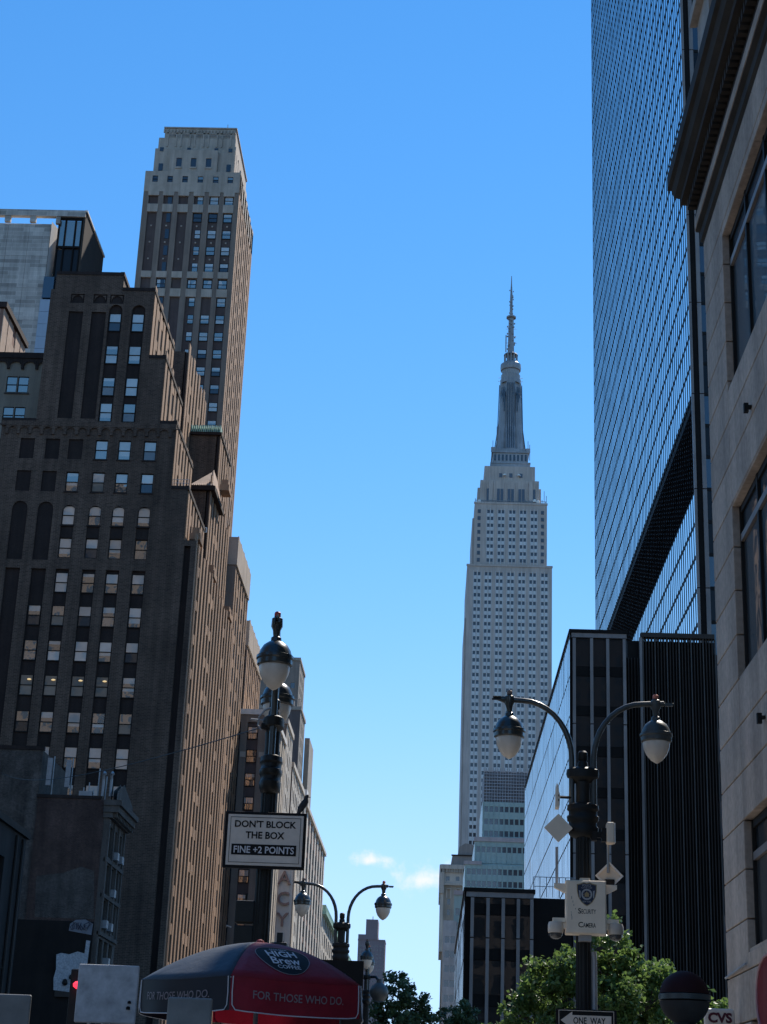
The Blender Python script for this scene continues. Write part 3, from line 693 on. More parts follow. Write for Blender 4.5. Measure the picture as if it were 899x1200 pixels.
for k in range(64): cc.box(-26.3, 401+k*2.5, 48.2, -25.1, 402+k*2.5, 49.6)
cc.build('green_copper_cornice', M_copper, t)
s = thing('vertical_letter_sign', 'white vertical pylon sign with raised letters A C Y reading down the street corner', 'sign', (-20.7, 237, .15))
sg = MB(); sg.box(-21.9, 236.2, .15, -19.55, 238.2, 38.0); sg.box(-21.5, 236.05, 1, -19.95, 236.19, 37.6); sg.build('sign_panel', M_white, s)
ed = MB(); ed.box(-22.1, 236.1, .15, -21.95, 238.3, 38.3); ed.box(-19.5, 236.1, .15, -19.35, 238.3, 38.3); ed.box(-22.1, 236.1, 38.02, -19.35, 238.3, 38.3); ed.build('sign_edge_trim', M_macy, s)
for ch, z, hh in (('M', 36.2, 1.8), ('A', 33.35, 1.85), ('C', 30.5, 1.85), ('Y', 27.65, 1.85), ("'", 25.5, .6), ('S', 24.0, 1.7)):
    lt = MB(); text_on(lt, ch, lambda a, c: (-20.72+a, 235.6, z+c), height=hh, bold=.012, thick=(0, .44, 0)); lt.build('letter', mat('letter_metal', (.3, .2, .18), .35, .05, 2, 0, metal=.2), s)

far_block('far_stepped_tower', 'distant pinkish brown stepped apartment tower closing the end of the street', -60.3, -38.4, 1400, 1430, 141.8, M_far, M_far, [-58+k*2.7 for k in range(8)], frange(60, 138, 3.1), 1.0, 1.2, pitch=3)
t = bpy.data.objects['far_stepped_tower']
MB().box(-60.3, 1399.5, 142.7, -44.3, 1428, 146.5).build('upper_tier', M_far, t); MB().box(-54.3, 1399.8, 146.5, -44.5, 1426, 158.6).build('top_tier', M_far, t)
MB().tube([(-49, 1405, 158.6), (-49, 1405, 161.5)], .35, 6).build('roof_aerial', M_far, t)

# ---- four-storey brick corner building --------------------------------------
def low_brick():
    t = thing('low_brick_building', 'old red brick building with blank side wall, narrow grey stone front and window air conditioners', 'building', (-28, 129, 0))
    Y = 126.0
    b = MB(); b.box(-30.1, Y, 0, -24.95, 133.2, 23.95); b.build('side_wall', M_redbrick, t)
    b = MB(); b.box(-46, Y+.15, 0, -30.12, 136, 27.6); b.build('side_wall', M_greybrick, t)
    MB().box(-30.2, Y-.06, 23.96, -25.3, Y+.25, 24.2).build('coping', M_browndk, t); MB().box(-46, Y+.08, 27.61, -30.05, Y+.5, 27.9).build('coping', M_browndk, t)
    pb = MB(); pb.poly([(-29.4, Y-.012, 15.1), (-25.0, Y-.012, 15.1), (-25.3, Y-.012, 18.6), (-26.3, Y-.012, 18.9), (-27.6, Y-.012, 18.4), (-29.6, Y-.012, 18.1)]); pb.build('faded_paint_patch', M_greybrick, t)
    db = MB(); db.box(-33, Y-.08, 0, -24.96, Y-.013, 14.9); db.build('dark_lower_render', mat('black_render', (.016, .012, .0095), .9, .3, .6, .3), t)
    gp = MB(); gp.poly([(-26.75, Y-.1, 14.2), (-25.05, Y-.1, 13.95), (-25.0, Y-.1, 14.75), (-25.6, Y-.1, 15.05), (-26.3, Y-.1, 15.0), (-26.7, Y-.1, 14.7)]); gp.build('white_paint_patch', mat('graffiti_ground', (.2, .2, .215), .9, .15, 2, 0), t)
    gr = MB(); rr = random.Random(4)
    for k in range(9):
        x = -26.5+k*.15; z = 14.5; ps = []
        for q in range(5): ps.append((x+rr.uniform(-.2, .2), Y-.115, z+rr.uniform(-.3, .4)))
        gr.tube(ps, .022, 4)
    gr.build('graffiti_scribble', M_navy, t)
    # street front
    X = -24.6; ops = []
    for z0, z1 in ((4.6, 6.6), (7.0, 9.1), (9.5, 11.4), (12.0, 13.8), (14.55, 16.65), (17.05, 19.25), (19.85, 22.1)):
        for y in (127.4, 129.45, 131.5): ops.append((y-.72, z0, y+.72, z1, .35))
    w = MB(); wall(w, 'S', X, 126.02, 133.2, 0, 22.6, ops, .35, 0, 1); w.quad((X, 126.02, 0), (X-.4, 126.02, 0), (X-.4, 126.02, 22.6), (X, 126.02, 22.6)); w.build('street_front', [M_greystone, M_panedk], t)
    for i, o in enumerate(ops):
        sash(t, 'S', X, (o[0]+o[2])/2, (o[1]+o[3])/2, 1.4, o[3]-o[1]-.04, .22, up=0, lo=3)
        if o[1] > 17: pass
        if i in (10, 12, 13, 16, 19, 20): 
            a = MB(); a.box(X-.2, (o[0]+o[2])/2-.38, o[1]+.05, X+.38, (o[0]+o[2])/2+.38, o[1]+.62); a.build('air_conditioner', M_galv, t)
    st = MB()
    for z in (9.15, 11.55, 14.0, 16.75, 19.35): st.box(X-.1, 126.02, z, X+.16, 133.2, z+.28)
    st.build('string_course', M_greystone, t)
    pl = MB()
    for y in (126.25, 128.42, 130.48, 132.9): pl.box(X-.05, y-.2, 14, X+.13, y+.2, 22.5)
    pl.build('pilasters', M_greystone, t)
    co = MB(); co.box(X-.4, 125.9, 22.6, X+.3, 133.3, 23.0); co.box(X-.4, 125.8, 23.0, X+.75, 133.4, 23.5); co.box(X-.4, 125.7, 23.5, X+.95, 133.5, 23.9)
    for k in range(12): co.box(X+.3, 126.1+k*.62, 22.65, X+.62, 126.35+k*.62, 23.0)
    co.poly([(X+.5, 126, 23.9), (X+.5, 133, 23.9), (X+.5, 133, 24.6), (X+.5, 128.6, 25.6), (X+.5, 126, 24.6)]); co.poly([(X+.2, 126, 23.9), (X+.2, 133, 23.9), (X+.2, 133, 24.6), (X+.2, 128.6, 25.6), (X+.2, 126, 24.6)]); co.build('cornice', M_greystone, t)
    # roof antennas
    for x, z in ((-29.6, 25.0), (-28.15, 24.9)):
        a = thing('panel_antenna', 'tall white panel antenna on the brick roof, ' + ('beside the whitewashed higher wall' if x < -29 else 'between the other antenna and the vent cluster'), 'antenna', (x, 126.8, 24), 'panel antennas on the brick roof')
        MB().box(x-.17, 126.5, z, x+.17, 126.75, z+2.1).build('panel', M_galv, a); MB().tube([(x+.25, 126.9, 23.9), (x+.25, 126.9, z+2.3)], .05, 6).build('mast', M_galv, a)
    e = thing('roof_vent_cluster', 'cluster of pipes, goosenecks and aerials at roof corner of brick building', 'vents', (-26, 127, 24))
    q = MB()
    for x, h in ((-26.9, 1.1), (-26.5, 1.5), (-26.15, .9), (-25.8, 2.6), (-25.2, 2.0)): q.tube([(x, 127, 23.9), (x, 127, 23.9+h)], .05, 6)
    q.build('pipes', M_galv, e)
    for x in (-25.35, -24.75):
        g = MB(); g.tube([(x, 126.6, 24.3), (x, 126.6, 25.6), (x, 126.45, 25.95), (x+.1, 126.2, 26.05), (x+.22, 126.0, 25.9)], .11, 8); g.build('gooseneck', M_galv, e)
    MB().box(-27.2, 126.8, 23.9, -26.2, 127.6, 24.7).build('vent_box', M_galv, e)
low_brick()
t = thing('dark_corner_building', 'near-black shaded building front at the street edge left of the brick building', 'building', (-30, 82, 0))
w = MB(); wall(w, 'S', -24.9, 60, 102.4, 0, 17.2, [(y, z, y+1.6, z+2.4) for y in frange(62, 99, 3.4) for z in (5, 9, 13)], .3, 0, 1); w.build('street_front', [mat('shaded_front', (.02, .017, .015), .9, .25, .5, .3), M_panedk], t)  # near-black base colour stands in for the deep shade on this front
body(t, -46, 60, -25.3, 102.3, 0, 17.0, M_dkclad); MB().box(-25.3, 59.8, 17.2, -24.7, 102.6, 17.6).build('cornice', M_black, t)
pp = MB()
for y in (101.2, 99.6): pp.tube([(-24.78, y, 0), (-24.78, y, 17)], .09, 6)
pp.build('downpipe', M_dkframe, t)

# ================================================================== SKYSCRAPER AT THE END OF THE STREET
def art_deco_skyscraper():
    t = thing('art_deco_skyscraper', 'tall grey limestone art deco skyscraper with stepped crown, metal mast and antenna', 'skyscraper', (34, 830, 0))
    Y = 800.0
    bays = [17.75, 23.15, 28.8, 34.4, 39.95, 45.45, 51.3]
    def tier(u0, u1, z0, z1, cols, y, zs, nm, hh=1.8):
        ops = [(u-.62, z-hh/2, u+.62, z+hh/2) for u in cols for z in zs]
        b = MB(); wall(b, 'W', y, u0, u1, z0, z1, ops, .5); b.build(nm, M_lime, t)
        g = MB(); s = MB()
        for u in cols:
            for i, z in enumerate(zs):
                fbox(g, 'W', y, u-.62, u+.62, z-hh/2, z+hh/2, .25, .35)
                zn = z-hh/2-(3.75-hh)
                if zn > z0+.5: fbox(s, 'W', y, u-.64, u+.64, zn+.05, z-hh/2-.05, -.06, .05)
        g.build('window_panes', M_esbpane, t, kind='stuff'); s.build('metal_spandrels', M_esbmetal, t, kind='stuff')
        mm = MB()
        for a, c in zip(cols[::2], cols[1::2]):
            if c-a < 2.6: mm.box((a+c)/2-.16, y-.22, z0+.8, (a+c)/2+.16, y-.02, z1-3); mm.box(a-1.0, y-.16, z0+.8, a-.78, y-.02, z1-3); mm.box(c+.78, y-.16, z0+.8, c+1.0, y-.02, z1-3)
        if mm.f: mm.build('metal_mullions', M_esbmetal, t, kind='stuff')
    pairs = [b+d for b in bays for d in (-.95, .95)]
    zs1 = [262.4-3.72*k for k in range(58)]
    tier(12.6, 55.1, 40, 267, pairs, Y, zs1, 'shaft_wall')
    body(t, 12.6, 800.8, 54.7, 862, 0, 266.9, M_lime); MB().box(12.3, 799.6, 266.3, 55.4, 800.4, 267.3).build('coping', M_lime, t)
    body(t, 11.9, 803, 12.55, 858, 0, 240, M_lime, 'north_wing'); 
    up = [18.2, 22.95, 24.75, 28.5, 30.3, 34.1, 35.9, 39.6, 41.4, 45.1, 46.9, 50.3]
    tier(15.8, 52.6, 267.3, 300.8, up[1:-1], 801.5, [296.2-3.72*k for k in range(8)], 'upper_wall')
    b = MB(); g = MB()
    for u in (18.2, 50.3):
        for k in range(8): g.box(u-.75, 801.38, 295.2-3.72*k, u+.75, 801.48, 297.2-3.72*k)
    g.build('window_panes', M_esbpane, t, kind='stuff')
    body(t, 15.8, 802.2, 52.4, 860, 266.9, 300.7, M_lime); MB().box(15.5, 801.2, 300.3, 52.9, 802, 301.3).build('coping', M_lime, t)
    body(t, 14.9, 806, 15.75, 858, 266.9, 294, M_lime, 'side_shoulder')
    # observation floors
    cr = MB(); cr.box(18.6, 804, 300.8, 48.6, 856, 314.3); cr.box(20.6, 805, 314.3, 46.6, 854, 322.5); cr.box(17.3, 808, 300.8, 18.6, 850, 311.5); cr.box(48.6, 808, 300.8, 49.9, 850, 311.5); cr.box(23, 803.4, 301, 25, 804, 314); cr.box(43.5, 803.4, 301, 45.5, 804, 314)
    cr.build('crown_wall', M_lime, t)
    g = MB()
    for u in (22.6, 27.9, 29.7, 33.3, 35.1, 38.8, 40.6, 46.0): g.box(u-.7, 803.8, 302.6, u+.7, 803.95, 309.6)
    for u in (29, 34.2, 39.4): g.box(u-.8, 804.85, 316.3, u+.8, 804.97, 318.6)
    g.build('window_panes', M_esbpane, t, kind='stuff')
    pr = MB()
    for u in (21.0, 25.6, 31.5, 37.0, 42.5, 47.5): pr.box(u-.25, 803.5, 301.5, u+.25, 803.98, 313)
    pr.build('fins', M_lime, t)
    ds = MB()
    for u in (31, 38.2): ds.lathe([(1.0, 0), (.9, .5), (.5, .9), (.1, 1.0)], (u, 803.9, 316.9), 12)
    for u, z in ((18.2, 302.2), (46.3, 303.1), (48.0, 302.6)): ds.lathe([(.9, 0), (1, .8), (.6, 1.6), (.1, 1.8)], (u, 802.6, z-1), 10)
    ds.build('satellite_dishes', M_white, t, kind='stuff')
    rl = MB()
    for k in range(22): rl.box(16+k*1.7, 802.3, 301.3, 16.3+k*1.7, 802.6, 302.6+.9*((k*7) % 5 == 0))
    rl.box(16, 802.3, 302.4, 52.4, 802.6, 302.65); rl.tube([(51.2, 803, 301), (51.2, 803, 308.5)], .16, 5); rl.tube([(52.3, 803, 301), (52.3, 803, 306)], .16, 5); rl.build('roof_railing', M_mast, t)
    # mooring mast
    c = (34.5, 828, 0); cx, cy = 34.45, 828
    ms = MB()
    for r, z0, z1 in ((11.4, 322.5, 325.2), (10.9, 325.2, 326), (10.2, 326, 329.2), (10.5, 329.2, 329.9), (9.2, 329.9, 335.6), (9.9, 335.6, 336.5), (8.8, 336.5, 338.3)): ms.box(cx-r, cy-r, z0, cx+r, cy+r, z1)
    ms.build('mast_base', M_mast, t)
    bw = MB()
    for k in range(9): bw.box(cx-8+k*2-.5, cy-9.35, 331.2, cx-8+k*2+.5, cy-9.15, 334.6)
    for sx in (-1, 1):
        for k in range(3): bw.box(cx+sx*(3.3+k*.75)-.24, cy-6.35+k*.5, 361, cx+sx*(3.3+k*.75)+.24, cy-6.1+k*.5, 375)
    bw.build('mast_windows', M_panedk, t, kind='stuff')
    sh = MB(); sh.lathe([(6.2, 338.3), (5.4, 346), (4.9, 356), (4.6, 372), (4.5, 380)], (cx, cy, 0), 16); sh.build('mast_shaft', M_mast, t)
    for ax, ay in ((1, 0), (-1, 0), (0, 1), (0, -1)):
        w = MB()
        pr_ = [(8.2, 338.3), (7.3, 344), (6.5, 352), (5.9, 361), (5.7, 373), (5.6, 379)]
        for (r0, z0), (r1, z1) in zip(pr_[:-1], pr_[1:]):
            for sgn in (-1, 1):
                tx, ty = -ay, ax
                P = lambda r, z, q: (cx+ax*r+tx*q, cy+ay*r+ty*q, z)
                h0 = 2.6 if z0 < 350 else 2.3
                w.quad(P(3, z0, h0*sgn), P(r0, z0, h0*sgn), P(r1, z1, h0*sgn), P(3, z1, h0*sgn))
            w.quad(P(r0, z0, -h0), P(r0, z0, h0), P(r1, z1, h0), P(r1, z1, -h0))
        w.build('mast_wing', M_mast, t)
        st = MB()
        for q in (-1.7, -.6, .6, 1.7): st.tube([(cx+ax*8.35+-ay*q, cy+ay*8.35+ax*q, 339), (cx+ax*6.65-ay*q, cy+ay*6.65+ax*q, 352), (cx+ax*5.95-ay*q, cy+ay*5.95+ax*q, 378)], .22, 5)
        st.build('mast_glazing_strip', M_panedk, t)
    for sx in (-1, 1):
        for sy in (-1, 1): MB().lathe([(3.2, 338.3), (2.4, 350), (2.0, 366), (1.6, 370), (.3, 374)], (cx+sx*3.9, cy+sy*3.9, 0), 10).build('mast_buttress', M_mast, t)
    hd = MB(); hd.lathe([(5.6, 379), (5.6, 381.4), (5.0, 381.6), (5.2, 384.2), (4.5, 384.6), (4.7, 386.8), (5.4, 387.2), (5.6, 388.6), (5.5, 390.6), (4.6, 391.3), (4.1, 391.9)], (cx, cy, 0), 24); hd.build('mast_head', M_mast, t)
    ring = MB()
    for k in range(12):
        a = 2*math.pi*k/12; ring.box(cx+3.4*math.cos(a)-.3, cy+3.4*math.sin(a)-.3, 391.8, cx+3.4*math.cos(a)+.3, cy+3.4*math.sin(a)+.3, 396.4)
    ring.lathe([(3.9, 396.4), (3.6, 397.0), (2.2, 397.8)], (cx, cy, 0), 16); ring.lathe([(2.4, 391.5), (2.2, 396.6)], (cx, cy, 0), 12); ring.build('lantern_ring', M_mast, t)
    an = MB(); an.lathe([(1.9, 397.8), (1.6, 410), (1.45, 419)], (cx-.05, cy, 0), 8); an.lathe([(2.7, 419), (2.7, 419.8), (1.2, 420.2)], (cx-.05, cy, 0), 10)
    an.lathe([(.95, 420.2), (.75, 432), (.55, 436), (.35, 440), (.2, 445)], (cx-.1, cy, 0), 8); an.build('antenna', M_mast, t)
    el = MB(); rr = random.Random(3)
    for k in range(26):
        z = 399+k*.8; a = rr.uniform(0, 6.28); el.box(cx+2*math.cos(a)-.35, cy+2*math.sin(a)-.35, z, cx+2*math.cos(a)+.35, cy+2*math.sin(a)+.35, z+.7)
    for k in range(16):
        z = 421+k*1.0; a = rr.uniform(0, 6.28); el.box(cx+1.05*math.cos(a)-.25, cy+1.05*math.sin(a)-.25, z, cx+1.05*math.cos(a)+.25, cy+1.05*math.sin(a)+.25, z+.6)
    for z, w_ in ((404, 3.2), (408, 3.0), (412.5, 2.9), (383, 6.6), (381, 6.8)): el.tube([(cx-w_, cy, z), (cx+w_, cy, z)], .13, 4)
    el.box(cx-3.1, cy-1.5, 398, cx-2.5, cy-1, 408)
    for x, z in ((25.2, 338), (27.2, 346), (43.7, 338), (44.6, 336), (24.6, 334)): el.tube([(x, 820, z-4), (x, 820, z+5)], .18, 4)
    el.box(24.2, 818.3, 336, 26.6, 819, 338.6); el.box(42.6, 818.3, 336, 44.8, 819, 338.2); el.build('antenna_elements', M_mast, t, kind='stuff')
art_deco_skyscraper()

# ---- mint green stepped office tower ----------------------------------------
def mint():
    t = thing('mint_office_tower', 'stepped office tower with pale mint spandrels and dark ribbon windows', 'building', (16, 440, 0))
    Y = 430.0; g = MB(); mu = MB(); sp = MB()
    tiers = [(12.1, 24, 71.2, 80.9, [72.75, 75.85, 79.05], Y+3), (10.2, 24, 64.9, 70.4, [65.2, 68.4], Y+1.2), (7.8, 24, 0, 64.3, [62.6-3.05*k for k in range(20)], Y)]
    for x0, x1, z0, z1, rows, y in tiers:
        cols = frange(x0+.95, x1, 1.31)
        ops = [(u-.47, z-.72, u+.47, z+.72) for u in cols for z in rows if z+.72 < z1 and z-.72 > z0]
        b = MB(); wall(b, 'W', y, x0, x1, z0, z1, ops, .25); b.build('spandrel_wall', M_mint, t)
        for a in ops: fbox(g, 'W', y, a[0], a[2], a[1], a[3], .16, .22)
        for u in frange(x0+.3, x1, 1.31): mu.box(u-.05, y-.12, z0, u+.05, y-.002, z1)
        body(t, x0, y+.4, x1, y+28, 0, z1-.01, M_mint)
    g.build('window_panes', M_hotpane, t, kind='stuff'); mu.build('mullions', M_mint, t, kind='stuff')
    MB().box(10.0, Y+.9, 70.4, 24, Y+3.3, 71.5).build('pink_coping', M_pinkband, t); MB().box(7.5, Y-.3, 64.3, 12, Y+1.5, 65.2).build('pink_coping', M_pinkband, t); MB().box(10.1, Y+1.15, 64.3, 24, Y+1.19, 64.8).build('coping', M_mint, t)
    sc = MB(); 
    for k in range(17): sc.box(12.3+k*.7, Y+3.3, 81, 12.42+k*.7, Y+3.7, 89.2)
    for k in range(10): sc.box(12.3, Y+3.35, 81.6+k*.82, 23.9, Y+3.6, 81.75+k*.82)
    sc.build('plant_screen_grid', mat('pale_grey_louvre', (.40, .41, .43), .6, .1, .4, .1), t, kind='stuff')
    sb = MB(); sb.box(12.3, Y+3.75, 80.9, 24, Y+20, 88.9); sb.build('plant_room', mat('plant_grey', (.2, .205, .22), .7, .2, .4, .2), t)
    r = MB()
    for k in range(20): r.box(12.2+k*.6, Y+3.3, 89.2, 12.45+k*.6, Y+3.6, 89.8)
    r.build('roof_edge', M_galv, t)
mint()
t = thing('pale_glass_annex', 'low white and pale green glass office wing in front of the mansard hotel', 'building', (6, 405, 0))
b = MB()
ops = [(u, z, u+1.05, z+1.5) for u in frange(2.95, 4.9, 1.3) for z in frange(9, 44, 3.3)]
wall(b, 'W', 402, 2.5, 5.6, 0, 47.1, ops, .2); b.build('wall', mat('white_glazed', (.44, .44, .43), .6, .15, .4, .2), t)
g = MB()
for a in ops: fbox(g, 'W', 402, a[0], a[2], a[1], a[3], .1, .16)
g.build('window_panes', M_hotpane, t, kind='stuff')
body(t, 2.5, 402.4, 5.6, 420, 0, 47, M_hotelw)
b = MB(); wall(b, 'W', 404, 4.9, 8, 0, 53.3, [(u, z, u+1.0, z+1.6) for u in (5.3, 6.6) for z in frange(9, 50, 3.3)], .2, 0, 1); b.build('mint_wall', [M_mint, M_hotpane], t); body(t, 5.65, 404.3, 8, 420, 0, 53.2, M_mint)
MB().box(4.8, 403.6, 53.3, 8.1, 405, 54.3).build('coping', M_pinkband, t)
# ---- mansard hotel -----------------------------------------------------------
t = thing('mansard_hotel', 'buff brick hotel with heavy cornice, arched upper windows and mansard roof', 'building', (9, 570, 0))
rows = [70.0, 73.4]+frange(20, 67, 3.4)
grid_face(t, 'W', 560, 3.3, 14, 0, 76.5, [5.0, 8.1, 11.2], frange(20, 74, 3.4), 1.0, 1.9, M_hotel, M_hotpane)
grid_face(t, 'W', 559.6, 2.4, 14, 76.5, 83.0, [4.6, 7.8, 11.0], [78.4], 1.2, 1.4, M_hotelw, M_hotpane, name='attic_wall')
body(t, 3.0, 560.4, 14, 590, 0, 82.8, M_hotel)
c = MB(); c.box(2.0, 559.0, 76.2, 14, 560.2, 76.9); c.box(2.0, 558.6, 81.4, 14, 560.2, 82.8)
for k in range(14): c.box(2.3+k*.85, 558.8, 80.3, 2.7+k*.85, 559.58, 81.4)
c.box(1.8, 558.8, 73.5, 3.4, 590, 82.7); c.box(2.2, 559.4, 55, 3.3, 590, 73.5); c.build('cornice', M_hotelw, t)
for u in (5.0, 8.1): 
    a = MB(); a.box(u-.8, 559.7, 72.0, u-.55, 559.98, 75); a.box(u+.55, 559.7, 72.0, u+.8, 559.98, 75); a.lathe([(.8, 0), (.8, .2)], (u, 559.9, 75), 12); a.build('arched_window_surround', M_hotelw, t)
r = MB(); r.poly([(5.4, 562, 82.8), (14, 562, 82.8), (14, 562, 86.2), (5.9, 562, 86.2)]); r.quad((5.4, 562, 82.8), (5.9, 562, 86.2), (5.9, 580, 86.2), (5.4, 580, 82.8)); r.poly([(7.6, 563, 86.2), (14, 563, 86.2), (14, 563, 89.3), (12.4, 563, 90.3), (10.2, 563, 90.6), (8.2, 563, 89.4)]); r.quad((7.6, 563, 86.2), (8.2, 563, 89.4), (8.2, 580, 89.4), (7.6, 580, 86.2)); r.quad((5.9, 562, 86.2), (14, 562, 86.2), (14, 563, 86.2), (5.9, 580, 86.2)); r.build('mansard_roof', M_roofbr, t)
MB().box(5.6, 561.6, 86.2, 14, 562.2, 86.6).build('roof_moulding', M_browndk, t)

# ================================================================== RIGHT SIDE
def glass_tower():
    t = thing('glass_slab_tower', 'huge dark glass slab tower with blue sky reflections and black louvred band', 'skyscraper', (40, 225, 0))
    X = 27.0; Y0, Y1 = 169.6, 281.6; Z = 230.0; fl = 3.72
    nb = 72; p = (Y1-Y0)/nb
    gl = MB(); rr = random.Random(5)
    nf = int(Z/fl)
    for k in range(nb):
        y = Y0+k*p
        for j in range(nf+1):
            z = j*fl; z1 = min(z+fl, Z)
            if 66.9 <= z+fl*.5 <= 76.8: continue
            d = [rr.uniform(-.007, .007) for _ in range(4)]
            gl.quad((X+d[0], y, z+.2), (X+d[1], y+p, z+.2), (X+d[2], y+p, z1-.02), (X+d[3], y, z1-.02))
    gl.build('curtain_wall_panes', M_bluegl, t, kind='stuff')
    mu = MB()
    for k in range(nb+1): y = Y0+k*p; mu.box(X-.035, y-.13, 0, X-.012, y+.13, Z)
    mu.build('mullions', M_black, t, kind='stuff')
    sp = MB()
    for j in range(nf+1): sp.box(X-.03, Y0, j*fl-.14, X+.01, Y1, j*fl+.30)
    sp.build('floor_bands', M_black, t, kind='stuff')
    lo = MB(); lo.box(X-.03, Y0, 66.95, X+.06, Y1, 76.7)
    for k in range(18): lo.box(X-.06, Y0, 67.1+k*.54, X-.031, Y1, 67.35+k*.54)
    lo.build('louvre_band', mat('louvre_black', (.012, .011, .011), 1, .2, .6, 0, spec=.0), t)
    body(t, X+.1, 170, 46, 281.5, 0, Z, M_black)
    # west end wall with metal corner strips in lengths
    for (x0, x1, nm) in ((26.86, 27.12, 'corner_strip'), (27.75, 28.2, 'corner_strip')):
        for k in range(21):
            z0 = 8.6+k*11.16-8.6
            MB().box(x0, 168.9, z0+.06, x1, 169.35, min(z0+11.1, Z)).build(nm, M_strip, t)
    MB().box(27.13, 169.05, 0, 27.74, 169.5, Z).build('corner_recess', M_black, t)
    MB().box(26.9, 169.36, 0, 27.1, 169.6, Z).build('corner_post', M_dkframe, t)
    for k in range(6):
        for j in range(61):
            z = j*fl
            MB().box(28.22+k*1.55, 169.3, z+.3, 29.7+k*1.55, 169.4, z+fl-.05).build('pane', M_podgl if (j*7+k*3) % 5 < 2 else M_blackgl, t) if k < 2 else None
    e = MB()
    for j in range(62): e.box(28.2, 169.24, j*fl-.1, 31.4, 169.45, j*fl+.26)
    e.build('end_floor_bands', M_dkframe, t, kind='stuff')
    body(t, 31.3, 169.2, 46, 169.9, 0, Z, M_black, 'end_wall'); body(t, 28.2, 169.42, 31.3, 169.95, 0, Z, M_black, 'end_wall')
glass_tower()

def podium(name, label, x0, x1, y0, y1, z, cols, zj, nfaceX=True, fl=3.72, skirt=True):
    t = thing(name, label, 'building', ((x0+x1)/2, y0, 0))
    # west front: dark panes between metal strips
    sw = .28
    for c in cols:
        zs = [0]+zj+[z-.55]
        for a, b in zip(zs[:-1], zs[1:]): MB().box(c-sw/2, y0-.22, a+.05, c+sw/2, y0+.05, b-.05).build('metal_strip', M_strip, t)
    MB().box(x0+.12, y0-.2, z-.53, x1, y0+.1, z-.12).build('top_strip', M_strip, t)
    MB().box(x0-.1, y0-.28, z-.1, x1+.12, y1, z+.22).build('roof_edge', M_black, t)
    for i, (a, b) in enumerate(zip(cols[:-1], cols[1:])):
        for j in range(int(z/fl)+1):
            za = j*fl; zb = min(za+fl, z-.55)
            if zb-za < .5: continue
            MB().box(a+sw/2, y0+.02, za+.03, b-sw/2, y0+.08, min(za+.95, zb)-.02).build('spandrel_pane', M_black, t)
            if zb-za > 1.2:
                o = MB().box(a+sw/2, y0+.02, za+.95, b-sw/2, y0+.08, zb-.02).build('pane', M_blackgl, t)
    body(t, x0+.12, y0+.12, x1, y1, 0, z-.11, M_black)
    MB().box(x0-.02, y0-.1, 0, x0+.1, y0+.1, z-.1).build('corner_post', M_black, t)
    # north side: reflecting curtain wall
    n = int((y1-y0)/1.55); p = (y1-y0-.2)/n; g = MB(); mu = MB(); rr = random.Random(9)
    for k in range(n):
        y = y0+.15+k*p
        for j in range(int(z/fl)+1):
            za = j*fl+.14; zb = min(za+fl-.14, z-.12)
            d = [rr.uniform(-.006, .006) for _ in range(4)]
            g.quad((x0+d[0], y, za), (x0+d[1], y+p, za), (x0+d[2], y+p, zb), (x0+d[3], y, zb))
        mu.box(x0-.022, y-.09, 0, x0-.012, y+.09, z-.1)
    fb = MB()
    for j in range(int(z/fl)+1):
        for k in range(n): fb.box(x0-.012, y0+.15+k*p+.12, j*fl-.02, x0+.01, y0+.15+(k+1)*p-.12, j*fl+.13)
    fb.build('floor_bands', M_dkframe, t, kind='stuff')
    g.build('curtain_wall_panes', M_podgl, t, kind='stuff'); mu.build('mullions', mat('mullion_grey', (.34, .34, .34), .4, .1, .5, 0, metal=.3), t, kind='stuff')
    return t
podium('dark_glass_podium', 'black glass podium block with light metal strips and bright sky-reflecting long side', 12.0, 17.2, 150, 226, 45.1, [12.37, 13.97, 15.45, 16.97], [13.1, 24.78, 36.45])
t2 = podium('low_dark_glass_pavilion', 'low black glass pavilion with five pale metal strips beside the street tree', 2.67, 8.5, 145, 200, 20.6, [3.32, 4.64, 5.93, 7.2, 8.34], [5.2, 16.7])
rl = MB()
for k in range(8): rl.tube([(8.6+k*.55, 147, 20.5), (8.6+k*.55, 147, 22.2)], .035, 5)
for z in (21.4, 22.2): rl.tube([(8.6, 147, z), (12.4, 147, z)], .035, 5)
rl.build('roof_railing', M_galv, t2); MB().box(8.62, 147, 0, 11.9, 160, 20.4).build('black_link_wall', M_black, t2)
t = thing('ribbed_black_wing', 'black building wing of closely spaced vertical fins below the glass slab tower', 'building', (21, 160, 0))
body(t, 18.2, 158.3, 26.6, 168.7, 0, 46.8, M_black)
for k in range(25): MB().box(19.65+k*.29, 157.85, 0, 19.74+k*.29, 158.28, 47.04).build('fin', M_dkclad if k % 4 else mat('fin_bronze', (.13, .115, .1), .7, .15, .5, .1, spec=.1), t)
MB().box(19.5, 157.7, 47.05, 26.6, 158.5, 47.5).build('roof_edge', M_dkclad, t); MB().box(19.35, 157.8, 0, 19.6, 158.28, 47.04).build('edge_fin', M_strip, t)
for k in range(7): MB().box(17.35+k*.3, 157.95, 0, 17.41+k*.3, 158.28, 45.0).build('fin', M_dkclad, t)
MB().box(17.3, 158.3, 0, 18.19, 168, 45.1).build('recess_wall', M_black, t)

